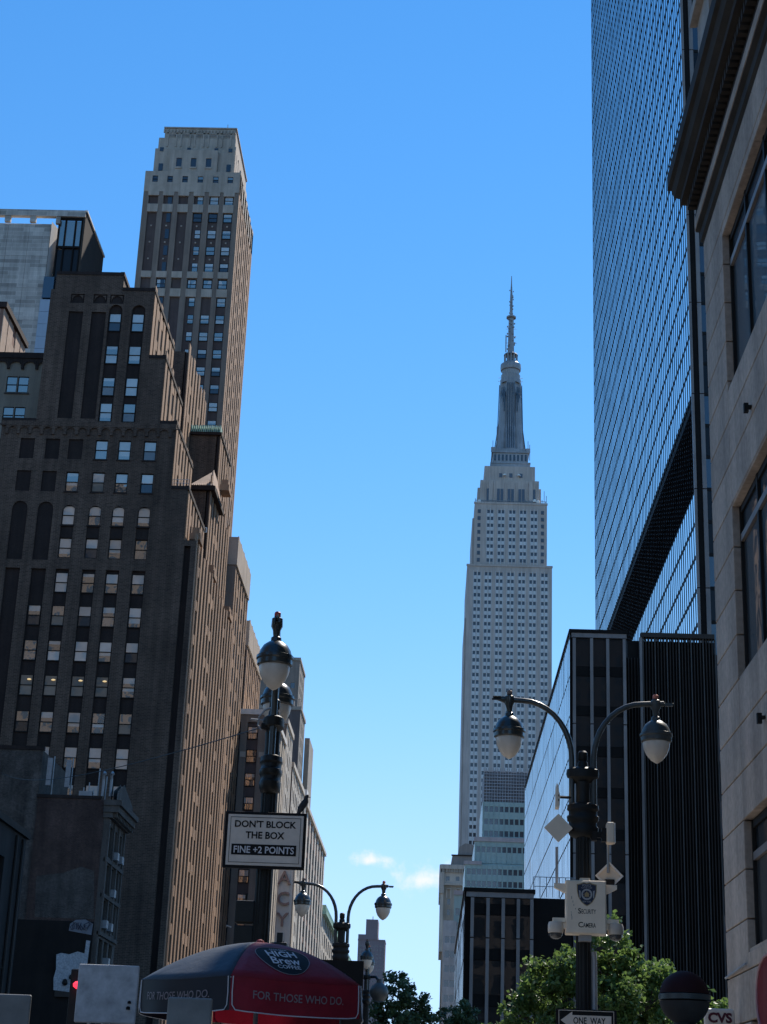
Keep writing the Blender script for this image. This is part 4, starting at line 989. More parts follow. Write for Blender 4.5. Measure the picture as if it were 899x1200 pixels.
# ---- tan stone corner building with big cornice ------------------------------
def stone_building():
    t = thing('tan_stone_building', 'tan stone corner building with deep dentilled cornice and tall dark framed windows', 'building', (10, 20, .15))
    X = 4.76; Yc = 28.05; Yn = 6.0
    zj = [4.04+.745*k for k in range(19)]           # course joints
    wy0, wy1 = 20.2, 26.12
    bands = [(13.53, 16.5), (8.5, 11.43), (4.3, 6.27)]
    pan = MB()
    def panel(y0, y1, z0, z1): MB().box(X, y0+.006, z0+.011, X+.25, y1-.006, z1-.011).build('stone_panel', M_tan, t, bevel=.012)
    zs = [0.15, 1.06, 1.8, 2.55, 3.3]+zj
    for a, b in zip(zs[:-1], zs[1:]):
        panel(wy1, Yc, a, b)
        zc = (a+b)/2
        def clear(lo, hi): return hi <= lo
        # pieces over and under the window openings
        segs = [(a, b)]
        for w0, w1 in bands+[(0.15, 3.3)]:
            ns = []
            for s0, s1 in segs:
                if s1 <= w0 or s0 >= w1: ns.append((s0, s1)); continue
                if s0 < w0-.02: ns.append((s0, w0))
                if s1 > w1+.02: ns.append((w1, s1))
            segs = ns
        for s0, s1 in segs:
            for y0, y1 in ((23.1, wy1), (20.2, 23.1)): panel(y0, y1, s0, s1)
        panel(17.2, wy0, a, b)
    for z0, z1 in ((.15, 4.04), (4.04, 8.5), (8.5, 13.5), (13.5, 17.45)):
        for y0, y1 in ((6, 9.8), (9.8, 13.5), (13.5, 17.2)): panel(y0, y1, z0, z1)
    MB().box(X+.26, Yn, .15, 24, Yc-.02, 17.4).build('core', M_tandk, t)
    MB().box(X+.0, Yn, 17.42, X+.25, Yc, 17.46).build('frieze_joint', M_tandk, t)
    # windows
    for (z0, z1) in bands:
        w = thing('w', '', ''); 
        del w['label']; del w['category']; w.name = 'window'; w.parent = t; w.location = Vector((X+.3, 23, z0))-wloc(t)
        fr = MB(); d0, d1 = X+.13, X+.25
        ys = [wy1-.02, 24.6, 22.95, 21.4, wy0+.02]
        for y in ys: fr.box(d0-.012, y-.05, z0, d1, y+.05, z1)
        fr.box(d0, wy0, z1-.12, d1, wy1, z1); fr.box(d0, wy0, z0, d1, wy1, z0+.1)
        tr = MB(); tr.box(d0-.015, wy0+.03, z1-.62, d1-.03, wy1-.08, z1-.50)
        fr.build('frame', M_dkframe, w); tr.build('transom', M_strip, w)
        for a, b in zip(ys[1:], ys[:-1]):
            MB().box(X+.165, a+.05, z0+.1, X+.185, b-.05, z1-.63).build('pane', pane_mat('shop_window_glass', (.035, .034, .032), .08, .01, .3, .03, .6), w)
            MB().box(X+.165, a+.05, z1-.49, X+.185, b-.05, z1-.12).build('pane', M_blackgl, w)
        MB().box(X+.02, wy0, z0-.005, X+.125, wy1-.02, z0+.04).build('sill', M_tan, w)
    # cornice: profile swept along the street front and round the corner
    prof = [(0, 17.45), (.05, 17.5), (.05, 17.7), (.12, 17.75), (.12, 18.1), (.1, 18.2), (.1, 18.42), (.36, 18.46), (.36, 18.6), (.46, 18.68), (.5, 18.86), (.57, 18.9), (.57, 19.2), (0, 19.35)]
    c = MB()
    for (p0, z0), (p1, z1) in zip(prof[:-1], prof[1:]):
        c.quad((X-p0, Yn, z0), (X-p0, Yc+p0, z0), (X-p1, Yc+p1, z1), (X-p1, Yn, z1)); c.quad((X-p0, Yc+p0, z0), (24, Yc+p0, z0), (24, Yc+p1, z1), (X-p1, Yc+p1, z1))
    c.build('cornice', M_tandk, t)
    MB().box(X-.135, Yn, 17.78, X-.121, Yc+.12, 18.0).build('cornice_fascia', M_tan, t)
    for k in range(96): 
        y = 28.1-k*.2
        if y < 9: break
        MB().box(X-.26, y-.06, 18.22, X-.101, y+.06, 18.40).build('dentil', M_tandk, t)
    # storeys above the cornice
    b = MB(); wall(b, 'N', X+.02, Yn, Yc, 19.3, 46, [(y, z, y+1.5, z+3.2, .3) for y in (25.2, 22.5, 19.8, 17) for z in (20.4, 24.6, 28.8, 33, 37.2, 41.4)], .3, 0, 1); b.build('upper_wall', [M_stone, M_panedk], t)
    b = MB(); b.box(X-.12, Yn, 22.35, X+.02, Yc+.1, 22.6); b.box(X+.35, Yn, 19, 24, Yc-.05, 46); b.build('upper_band', M_stone, t)
    ew = MB()
    for k in range(6):
        for z in (20.4, 24.6, 28.8, 33, 37.2, 41.4): ew.box(6.2+k*3, Yc-.06, z, 7.9+k*3, Yc-.01, z+2.9)
    for k in range(6):
        for z in (4.4, 8.6, 13.6): ew.box(6.0+k*3, Yc-.03, z, 8.2+k*3, Yc+.01, z+2.6)
    ew.build('east_window_panes', M_panedk, t, kind='stuff')
    for y, z in ((24.15, 12.35), (24.1, 7.4)):
        k = MB(); k.box(X-.11, y-.05, z, X-.002, y+.05, z+.04); k.box(X-.12, y-.04, z-.07, X-.05, y+.04, z+.08); k.build('wall_bracket', M_dkframe, t)
    # conduit across the pier
    MB().tube([(X-.03, Yc-.02, 4.06), (X-.03, wy1+.1, 4.12)], .018, 6).build('conduit', M_galv, t)
stone_building()
# torn white billboard on the dark lower wall
t = thing('torn_billboard', 'peeling white billboard with ragged edge on the dark lower wall of the brick building', 'billboard', (-26.4, 125.6, 9.7))
b = MB(); b.poly([(-27.4, 125.7, 9.95), (-25.2, 125.7, 9.75), (-25.05, 125.7, 13.5), (-25.35, 125.7, 13.55), (-25.38, 125.7, 12.6), (-25.9, 125.7, 12.72), (-26.5, 125.7, 12.5), (-27.1, 125.7, 12.58), (-27.45, 125.7, 12.45), (-27.36, 125.7, 11.4), (-27.48, 125.7, 10.8)]); b.build('board_face', M_panelw, t)
MB().box(-27.3, 125.72, 9.5, -25.1, 125.9, 12.4).build('board_backing', M_dkclad, t)
b = MB(); b.lathe([(.1, 0), (.22, .15), (.15, .4), (.05, .45)], (-26.6, 125.62, 10.3), 8); b.lathe([(.1, 0), (.16, .1), (.1, .3)], (-26.2, 125.62, 10.75), 8); b.build('dark_stain', M_dkframe, t)

# ================================================================== STREET LAMPS
def lamp_proto():
    t = thing('twin_street_lamp', '', 'street lamp', (0, 0, 0))
    p = MB(); p.lathe([(.30, .15), (.30, .5), (.22, .62), (.2, 1.1), (.15, 1.25), (.115, 1.5), (.105, 4), (.1, 6.0)], (0, 0, 0), 16); p.build('post', M_post, t, smooth=True)
    fl = MB()
    for k in range(12):
        a = 2*math.pi*k/12; fl.tube([(.112*math.cos(a), .112*math.sin(a), 1.55), (.1*math.cos(a), .1*math.sin(a), 5.95)], .013, 5)
    fl.build('fluting', M_post, t)
    c = MB(); c.lathe([(.11, 5.88), (.2, 5.92), (.235, 5.98), (.24, 6.05), (.215, 6.08), (.215, 6.13), (.245, 6.16), (.25, 6.22), (.22, 6.25), (.22, 6.3), (.25, 6.33), (.24, 6.4), (.13, 6.44)], (0, 0, 0), 24); c.v = [(x, y*.64, z) for x, y, z in c.v]; c.build('lower_collar', M_post, t, smooth=True)
    c = MB(); c.lathe([(.12, 6.74), (.17, 6.79), (.245, 6.83), (.255, 6.88), (.25, 6.95), (.19, 6.98), (.08, 7.0)], (0, 0, 0), 24); c.v = [(x, y*.6, z) for x, y, z in c.v]; c.build('upper_collar', M_post, t, smooth=True)
    c = MB(); c.lathe([(.11, 6.42), (.105, 6.6), (.11, 6.76)], (0, 0, 0), 16); c.build('neck', M_post, t, smooth=True)
    c = MB(); c.lathe([(.085, 6.97), (.08, 7.06), (.06, 7.09), (.075, 7.11), (.075, 7.22), (.05, 7.25)], (0, 0, 0), 14); c.build('finial', M_post, t, smooth=True)
    for s in (-1, 1):
        a = MB(); pts = [(s*.17, 0, 6.35), (s*.17, 0, 6.98)]
        for q in range(0, 10):
            th = math.pi/2*q/9; pts.append((s*(.17+.78*(1-math.cos(th))), 0, 7.12+.91*math.sin(th)))
        pts.append((s*1.28, 0, 8.045)); a.tube(pts, [.047]*6+[.043]*(len(pts)-6), 12); a.build('arm', M_lampgreen, t, smooth=True)
        f = MB(); f.box(s*1.3, -.02, 8.01, s*1.42, .02, 8.06) if s > 0 else f.poly([(-1.2, -.03, 8.08), (-1.42, -.02, 8.09), (-1.4, .02, 8.05), (-1.2, .03, 7.98)])
        f.tube([(s*1.15, 0, 8.045), (s*1.43, 0, 8.045)], .018, 6); f.build('arm_tip', M_lampgreen, t)
        h = MB(); h.lathe([(.03, 8.12), (.075, 8.09), (.08, 7.98), (.055, 7.93), (.045, 7.84), (.07, 7.82), (.075, 7.77), (.105, 7.755), (.165, 7.71), (.208, 7.64), (.228, 7.57), (.252, 7.56), (.256, 7.52), (.24, 7.5), (.24, 7.44), (.225, 7.425)], (s*1.15, 0, 0), 28)
        o = h.build('lamp_head', M_lampgreen, t, origin=(s*1.15, 0, 7.7), smooth=True)
        l = MB(); l.lathe([(.205, 7.44), (.212, 7.40), (.195, 7.31), (.155, 7.22), (.09, 7.14), (.03, 7.10), (.008, 7.09)], (s*1.15, 0, 0), 28); l.build('lens', M_lens, o, smooth=True)
        k = MB(); k.lathe([(.045, 8.12), (.045, 8.17), (.03, 8.19)], (s*1.15, 0, 0), 12); k.build('photocell', M_orange if s > 0 else mat('photocell_brown', (.2, .13, .1), .6, .1, 5, 0), o)
    return t
def copy_tree(o, parent=None):
    c = o.copy(); COL.objects.link(c); c.parent = parent
    for ch in o.children: copy_tree(ch, c)
    return c
def mat_override(root, names, m, pred=lambda o: True):
    for ch in root.children:
        if ch.name.split('.')[0] in names and pred(ch): ch.material_slots[0].link = 'OBJECT'; ch.material_slots[0].material = m
lampR = lamp_proto()
GRP = 'twin-arm street lamps along the kerb'
lampL = copy_tree(lampR); lamp3 = copy_tree(lampR); lamp4 = copy_tree(lampR)
for o, loc, rz, lab in ((lampR, (2.275, 26, 0), 0, 'twin-arm street lamp carrying the security camera box and white antennas'), (lampL, (-2.31, 23.15, 0), R(94), 'black twin-arm street lamp seen end on, carrying the dont block the box sign'),
                        (lamp3, (-2.57, 48.6, 0), R(2), 'twin-arm street lamp with both acorn heads spread against pale sky near the umbrella'), (lamp4, (-2.44, 66, 0), R(90), 'distant street lamp seen end on beside the dark tree')):
    o.location = loc; o.rotation_euler.z = rz; o['label'] = lab; o['group'] = GRP
mat_override(lampR, ('lamp_head', 'arm', 'arm_tip'), M_lampgrey, lambda o: (o.location.x > .1) or (o.name.startswith('arm') and o.data.vertices[0].co.x > 0))
for ch in lampL.children:
    if ch.name.startswith('lamp_head'):
        for g in ch.children:
            if g.name.startswith('photocell'): g.material_slots[0].link = 'OBJECT'; g.material_slots[0].material = M_redcap

def disc_map(y): return lambda a, c: (a, y, c)
# ---- things on the right lamp ------------------------------------------------
c = MB().tube([(2.43, 25.97, .15), (2.43, 25.97, 4.1), (2.42, 25.97, 4.2)], .045, 8); o = c.build('conduit', M_galv, None, origin=(2.43, 25.97, .15)); tag(o, 'grey conduit running up beside the black post under the security camera box', 'conduit')
t = thing('security_camera_box', 'cream metal box with police shield, lettered security camera, with dome cameras either side', 'camera box', (2.285, 25.72, 4.4))
y0 = 25.62
MB().box(1.985, y0, 4.415, 2.585, 25.86, 5.205).build('housing', M_off, t, bevel=.012)
MB().box(2.0, 25.605, 4.43, 2.57, 25.618, 5.19).build('door', M_off, t, bevel=.004)
for s, xa in ((-1, 1.985), (1, 2.585)):
    a = MB(); a.poly([(xa, 25.7, 5.16), (xa+s*.17, 25.7, 5.16), (xa+s*.17, 25.7, 5.1), (xa, 25.7, 5.02)]); a.poly([(xa, 25.8, 5.16), (xa+s*.17, 25.8, 5.16), (xa+s*.17, 25.8, 5.1), (xa, 25.8, 5.02)]); a.quad((xa, 25.7, 5.16), (xa+s*.17, 25.7, 5.16), (xa+s*.17, 25.8, 5.16), (xa, 25.8, 5.16)); a.quad((xa, 25.7, 5.02), (xa+s*.17, 25.7, 5.1), (xa+s*.17, 25.8, 5.1), (xa, 25.8, 5.02)); a.quad((xa+s*.17, 25.7, 5.16), (xa+s*.17, 25.8, 5.16), (xa+s*.17, 25.8, 5.1), (xa+s*.17, 25.7, 5.1)); a.build('bracket_wing', M_off, t)
    b = MB(); b.box(xa, 25.68, 4.585, xa+s*.19, 25.8, 4.65); b.box(xa, 25.7, 4.5, xa+s*.05, 25.78, 4.58); b.build('camera_arm', M_off, t)
    d = MB(); cxx = xa+s*.145; d.lathe([(.04, .13), (.105, .12), (.118, .08), (.118, -.02), (.11, -.04)], (cxx, 25.74, 4.47), 20); do = d.build('dome_camera', M_camgrey if s > 0 else mat('camera_white', (.68, .58, .47), .4, .05, 5, .1), t, smooth=True)
    e = MB(); e.lathe([(.1, -.04), (.098, -.07), (.075, -.105), (.04, -.125), (.004, -.13)], (cxx, 25.74, 4.47), 20); e.build('smoked_dome', mat('smoked_dome', (.07, .068, .065), .15, .05, 5, 0, spec=.6), do, smooth=True)
MB().box(2.2, 25.66, 5.206, 2.35, 25.8, 5.245).build('top_lug', M_off, t)
pr = MB()
text_on(pr, 'ECURITY', disc_map(25.603), width=.215, height=.066, cx=2.322, cy=4.744, bold=.01); text_on(pr, 'AMERA', disc_map(25.603), width=.19, height=.066, cx=2.33, cy=4.544, bold=.01)
text_on(pr, 'S', disc_map(25.6028), height=.08, cx=2.185, cy=4.75, bold=.012); text_on(pr, 'C', disc_map(25.6028), height=.08, cx=2.2, cy=4.55, bold=.012)
pr.build('lettering', M_signk, t, kind='stuff')
def shield(w, h, cx, cz, y, m):
    pts = []
    for k in range(25):
        f = k/24; a = f*math.pi
        pts.append((math.cos(math.pi*(1-f))*w*(1-.0*f), 0))
    P = [(-w*.62, h*.86), (-w*.3, h*.98), (0, h*.9), (w*.3, h*.98), (w*.62, h*.86), (w, h*.8), (w*.98, h*.2), (w*.86, -h*.25), (w*.55, -h*.68), (w*.2, -h*.92), (0, -h), (-w*.2, -h*.92), (-w*.55, -h*.68), (-w*.86, -h*.25), (-w*.98, h*.2), (-w, h*.8)]
    b = MB(); b.poly([(cx+a, y, cz+c) for a, c in P]); return b
sc = (2.293, 5.0)
shield(.15, .178, sc[0], sc[1], 25.6025, 0).build('police_shield', M_gold, t)
shield(.138, .164, sc[0], sc[1], 25.6015, 0).build('police_shield', M_navy, t)
em = MB(); cxs, czs = sc[0], sc[1]-.005
ring = [(cxs+.082*math.cos(2*math.pi*k/24), 25.6005, czs+.082*math.sin(2*math.pi*k/24)) for k in range(24)]; em.poly(ring)
text_on(em, 'POLICE', disc_map(25.6005), width=.13, height=.034, cx=cxs, cy=sc[1]+.128, bold=.01)
text_on(em, 'NEW YORK', disc_map(25.6005), width=.125, height=.026, cx=cxs, cy=sc[1]-.112, bold=.006)
text_on(em, 'CITY OF', disc_map(25.6005), width=.16, height=.022, cx=cxs, cy=sc[1]+.092, bold=.004)
for s in (-1, 1): em.poly([(cxs+s*.118, 25.6005, czs+.06), (cxs+s*.092, 25.6005, czs+.05), (cxs+s*.092, 25.6005, czs-.05), (cxs+s*.108, 25.6005, czs-.06)])
em.build('shield_emblem', M_silver, t)
e2 = MB(); e2.poly([(cxs+.058*math.cos(2*math.pi*k/20), 25.5996, czs+.058*math.sin(2*math.pi*k/20)) for k in range(20)]); e2.build('shield_emblem', M_navy, t)
e3 = MB(); e3.poly([(cxs-.03, 25.5988, czs-.035), (cxs+.03, 25.5988, czs-.035), (cxs+.034, 25.5988, czs+.01), (cxs, 25.5988, czs+.04), (cxs-.034, 25.5988, czs+.01)]); 
for k in range(8):
    a = 2*math.pi*k/8; e3.poly([(cxs+.045*math.cos(a-.12), 25.5988, czs+.045*math.sin(a-.12)), (cxs+.045*math.cos(a+.12), 25.5988, czs+.045*math.sin(a+.12)), (cxs+.06*math.cos(a), 25.5988, czs+.06*math.sin(a))])
e3.build('shield_emblem', M_gold, t)
dt = MB(); rr = random.Random(8)
for k in range(7): x, z = 2.07+rr.uniform(-.02, .05), 4.62+.05*k; dt.box(x, 25.6038, z, x+.008, 25.6045, z+rr.uniform(.01, .05))
dt.build('scuff_marks', M_panelg, t)
MB().box(2.19, 25.7, 4.33, 2.37, 25.9, 4.413).build('post_clamp', M_galv, t)

t = thing('diamond_antenna', 'flat beige diamond shaped antenna plate facing out in front of the lamp collar', 'antenna', (1.87, 25.6, 5.97))
a = MB(); h = .215
a.poly([(1.87-h, 25.6, 5.975), (1.87, 25.6, 5.975-h), (1.87+h, 25.6, 5.975), (1.87, 25.6, 5.975+h)]); a.poly([(1.87-h, 25.64, 5.975), (1.87, 25.64, 5.975+h), (1.87+h, 25.64, 5.975), (1.87, 25.64, 5.975-h)])
q = [(1.87-h, 5.975), (1.87, 5.975-h), (1.87+h, 5.975), (1.87, 5.975+h)]
for i in range(4): (xa, za), (xb, zb) = q[i], q[(i+1) % 4]; a.quad((xa, 25.6, za), (xa, 25.64, za), (xb, 25.64, zb), (xb, 25.6, zb))
a.build('plate', M_off, t); MB().tube([(1.9, 25.64, 5.97), (2.15, 25.95, 6.02)], .03, 8).build('bracket', M_dkframe, t)
t = thing('box_antenna', 'cream rounded box antenna on black bracket beside the lamp post', 'antenna', (2.68, 25.9, 5.97))
MB().box(2.62, 25.78, 5.8, 2.735, 25.98, 6.12).build('housing', M_off, t, bevel=.02); MB().box(2.735, 25.79, 5.81, 2.75, 25.97, 6.11).build('face_plate', M_white, t)
b = MB(); b.box(2.38, 25.9, 5.9, 2.6, 25.97, 5.98); b.box(2.55, 25.86, 5.84, 2.62, 26.0, 6.04); b.box(2.4, 25.88, 5.85, 2.48, 26, 6.0); b.build('bracket', M_dkframe, t)
t = thing('framed_diamond_antenna', 'cream diamond antenna with raised rim hanging from a rod right of the camera box', 'antenna', (2.67, 26.2, 5.3))
a = MB(); cx_, cz_, h = 2.69, 5.36, .215; q = [(cx_-h, cz_), (cx_, cz_-h), (cx_+h, cz_), (cx_, cz_+h)]; qi = [(cx_-h*.82, cz_), (cx_, cz_-h*.82), (cx_+h*.82, cz_), (cx_, cz_+h*.82)]
for i in range(4):
    j = (i+1) % 4; a.quad((q[i][0], 26.15, q[i][1]), (q[j][0], 26.15, q[j][1]), (qi[j][0], 26.15, qi[j][1]), (qi[i][0], 26.15, qi[i][1])); a.quad((q[i][0], 26.15, q[i][1]), (q[i][0], 26.2, q[i][1]), (q[j][0], 26.2, q[j][1]), (q[j][0], 26.15, q[j][1])); a.quad((qi[i][0], 26.15, qi[i][1]), (qi[i][0], 26.18, qi[i][1]), (qi[j][0], 26.18, qi[j][1]), (qi[j][0], 26.15, qi[j][1]))
a.build('rim', M_white, t); a = MB(); a.poly([(x, 26.178, z) for x, z in qi]); a.build('plate', M_off, t)
MB().tube([(2.67, 26.14, 5.4), (2.67, 26.14, 5.83)], .02, 8).build('rod', M_galv, t); MB().box(2.62, 26.1, 5.2, 2.76, 26.16, 5.3).build('bracket', M_dkframe, t)
MB().box(2.33, 26.12, 5.24, 2.64, 26.16, 5.28).build('arm', M_dkframe, t)
t = thing('wedge_antenna', 'small beige wedge antenna seen edge on left of the lamp collar', 'antenna', (1.87, 25.9, 6.5))
a = MB(); P = [(1.845, 6.33), (1.90, 6.33), (1.915, 6.5), (1.90, 6.56), (1.875, 6.7), (1.86, 6.7), (1.85, 6.55)]
a.poly([(x, 25.85, z) for x, z in P]); a.poly([(x, 26.05, z) for x, z in P[::-1]])
for i in range(len(P)): (xa, za), (xb, zb) = P[i], P[(i+1) % len(P)]; a.quad((xa, 25.85, za), (xa, 26.05, za), (xb, 26.05, zb), (xb, 25.85, zb))
a.build('housing', M_off, t); MB().tube([(1.9, 25.95, 6.51), (2.12, 25.98, 6.51)], .022, 6).build('bracket', M_dkframe, t); b = MB(); b.box(1.885, 25.842, 6.43, 1.9, 25.849, 6.46); b.box(1.885, 25.842, 6.5, 1.9, 25.849, 6.53); b.build('ports', M_signk, t)
MB().tube([(1.87, 25.93, 4.9), (1.87, 25.93, 5.72)], .022, 6)
o = MB().tube([(1.87, 25.95, 5.17), (1.87, 25.95, 5.74)], .022, 6).build('whip_antenna', M_galv, None, origin=(1.87, 25.95, 5.17)); tag(o, 'thin dark rod antenna standing on the left wing of the camera box', 'antenna')

t = thing('one_way_sign', 'black one way sign with white arrow pointing left on the lamp post', 'sign', (2.28, 25.7, 3.04))
MB().box(1.84, 25.69, 3.03, 2.73, 25.715, 3.345).build('panel', M_signk, t); MB().box(2.2, 25.716, 3.1, 2.36, 25.88, 3.25).build('clamp', M_galv, t)
b = MB(); 
for (x0, x1, z0, z1) in ((1.88, 2.69, 3.32, 3.328), (1.88, 2.69, 3.047, 3.055), (1.88, 1.888, 3.055, 3.32), (2.682, 2.69, 3.055, 3.32)): b.box(x0, 25.686, z0, x1, 25.6895, z1)
b.build('border_line', M_signw, t)
b = MB(); b.poly([(1.91, 25.686, 3.185), (2.08, 25.686, 3.06), (2.08, 25.686, 3.11), (2.65, 25.686, 3.11), (2.65, 25.686, 3.26), (2.08, 25.686, 3.26), (2.08, 25.686, 3.31)]); b.build('arrow', M_signw, t)
b = MB(); text_on(b, 'ONE  WAY', disc_map(25.684), width=.47, height=.095, cx=2.33, cy=3.185, bold=.015); b.build('lettering', M_signk, t)

# ---- things on the left lamp ---------------------------------------------------
t = thing('traffic_rule_sign', 'white rectangular sign reading dont block the box, fine +2 points, in black frame', 'sign', (-2.31, 22.9, 4.84))
X0, X1, Z0, Z1, Ys = -2.866, -1.755, 4.837, 5.602, 22.9
MB().box(X0, Ys, Z0, X1, Ys+.05, Z1).build('frame', M_signk, t, bevel=.008)
MB().box(X0+.04, Ys-.006, Z0+.04, X1-.04, Ys-.001, Z1-.04).build('face', M_signw, t)
b = MB(); i = .075
for (a0, a1, c0, c1) in ((X0+i, X1-i, Z1-i-.006, Z1-i), (X0+i, X1-i, Z0+i, Z0+i+.006), (X0+i, X0+i+.006, Z0+i+.006, Z1-i-.006), (X1-i-.006, X1-i, Z0+i+.006, Z1-i-.006)): b.box(a0, Ys-.0095, c0, a1, Ys-.0065, c1)
b.build('border_line', M_signk, t)
b = MB(); b.box(-2.758, Ys-.0095, 5.015, -1.875, Ys-.0065, 5.16); b.build('legend_bar', M_signk, t)
b = MB(); text_on(b, "DON'T BLOCK", disc_map(Ys-.01), width=.84, height=.097, cx=-2.31, cy=5.435, bold=.026); b.build('lettering', M_signk, t); b = MB(); text_on(b, "THE BOX", disc_map(Ys-.01), width=.53, height=.097, cx=-2.31, cy=5.285, bold=.026); b.build('lettering', M_signk, t)
b = MB(); text_on(b, "FINE +2 POINTS", disc_map(Ys-.0125), width=.82, height=.095, cx=-2.315, cy=5.087, bold=.018); b.build('lettering', M_print, t)
b = MB(); b.box(-2.38, Ys+.05, 4.93, -2.24, 23.07, 4.98); b.box(-2.38, Ys+.05, 5.46, -2.24, 23.07, 5.51); b.build('clamp', M_galv, t)

def pigeon(x, y, z):
    secs = [(-.075, -.07, .012), (-.02, -.055, .028), (.03, -.03, .05), (.08, -.008, .062), (.125, .01, .06), (.16, .022, .046), (.182, .03, .033), (.2, .036, .031), (.222, .042, .03), (.238, .048, .018), (.244, .05, .006)]
    b = MB(); n = 12
    for (dz, dx, r) in secs:
        for k in range(n): q = 2*math.pi*k/n; b.v.append((x+dx+r*math.cos(q), y+.85*r*math.sin(q), z+dz+.02+r*.25*math.cos(q)))
    for j in range(len(secs)-1):
        for k in range(n): p = j*n+k; r = j*n+(k+1) % n; b.f.append((p, r, r+n, p+n)); b.m.append(0)
    b.tube([(x+.06, y, z+.232), (x+.1, y, z+.222)], [.01, .002], 6)
    o = b.build('pigeon', M_feather, None, origin=(x, y, z), smooth=True); tag(o, 'dark pigeon perched on the top corner of the white traffic rule sign', 'bird')
    l = MB()
    for s in (-.02, .02): l.tube([(x, y+s, z+.002), (x+.005, y+s, z+.07)], .006, 5)
    l.build('leg', M_dkframe, o)
pigeon(-1.815, Ys+.025, Z1)
t = thing('traffic_signal', 'black three section traffic signal seen from behind beside the umbrella', 'traffic signal', (-2.53, 23.15, 3.2))
b = MB()
for k in range(3): b.box(-2.68, 23.13, 3.48+k*.33, -2.41, 23.34, 3.78+k*.33)
b.build('housing', M_post, t, bevel=.02)
for k in range(3):
    v = MB(); v.tube([(-2.545, 23.34, 3.63+k*.33), (-2.545, 23.55, 3.61+k*.33)], .12, 12); v.build('visor', M_post, t)
b = MB(); b.tube([(-2.42, 23.2, 4.35), (-2.31, 23.15, 4.38)], .03, 6); b.tube([(-2.42, 23.2, 3.6), (-2.31, 23.15, 3.6)], .03, 6); b.tube([(-2.545, 23.24, 4.44), (-2.545, 23.24, 4.54)], .02, 6); b.build('bracket', M_post, t)
t = thing('pedestrian_signal', 'small black pedestrian signal box right of the lamp post just above the umbrella', 'pedestrian signal', (-2.1, 23.2, 3.4))
MB().box(-2.16, 23.1, 3.29, -1.95, 23.3, 3.9).build('housing', M_post, t, bevel=.015); MB().box(-2.095, 23.15, 3.9, -2.015, 23.25, 4.03).build('cap', M_post, t); MB().box(-2.27, 23.15, 3.53, -2.16, 23.22, 3.59).build('bracket', M_post, t)
t = thing('bracket_cctv', 'thin looped bracket and small camera clamped to the left lamp post where the cable ends', 'bracket', (-2.410, 23.044, 6.857))
b = MB(); b.tube([(-2.304, 23.093, 6.905), (-2.623, 23.044, 6.924)], .016, 6); b.tube([(-2.333, 23.044, 7.098), (-2.430, 23.044, 7.059), (-2.507, 23.044, 6.963), (-2.517, 23.044, 6.837), (-2.468, 23.044, 6.780), (-2.410, 23.044, 6.799)], .014, 6); b.build('loop', M_galv, t); MB().box(-2.47, 23.0, 6.78, -2.33, 23.1, 6.87).build('camera', M_dkframe, t, bevel=.015)
A = Vector((-2.410, 23.044, 6.828)); B = Vector((-33.2, 126.1, 25.77)); pts = []
for k in range(41):
    f = k/40; p = A.lerp(B, f); pts.append((p.x, p.y, p.z-1.1*4*f*(1-f)*.6))
o = MB().tube(pts, [.009+.012*k/40 for k in range(41)], 5).build('overhead_cable', M_dkframe, None, origin=A); tag(o, 'thin black cable sagging from the lamp post to the brick building', 'cable')

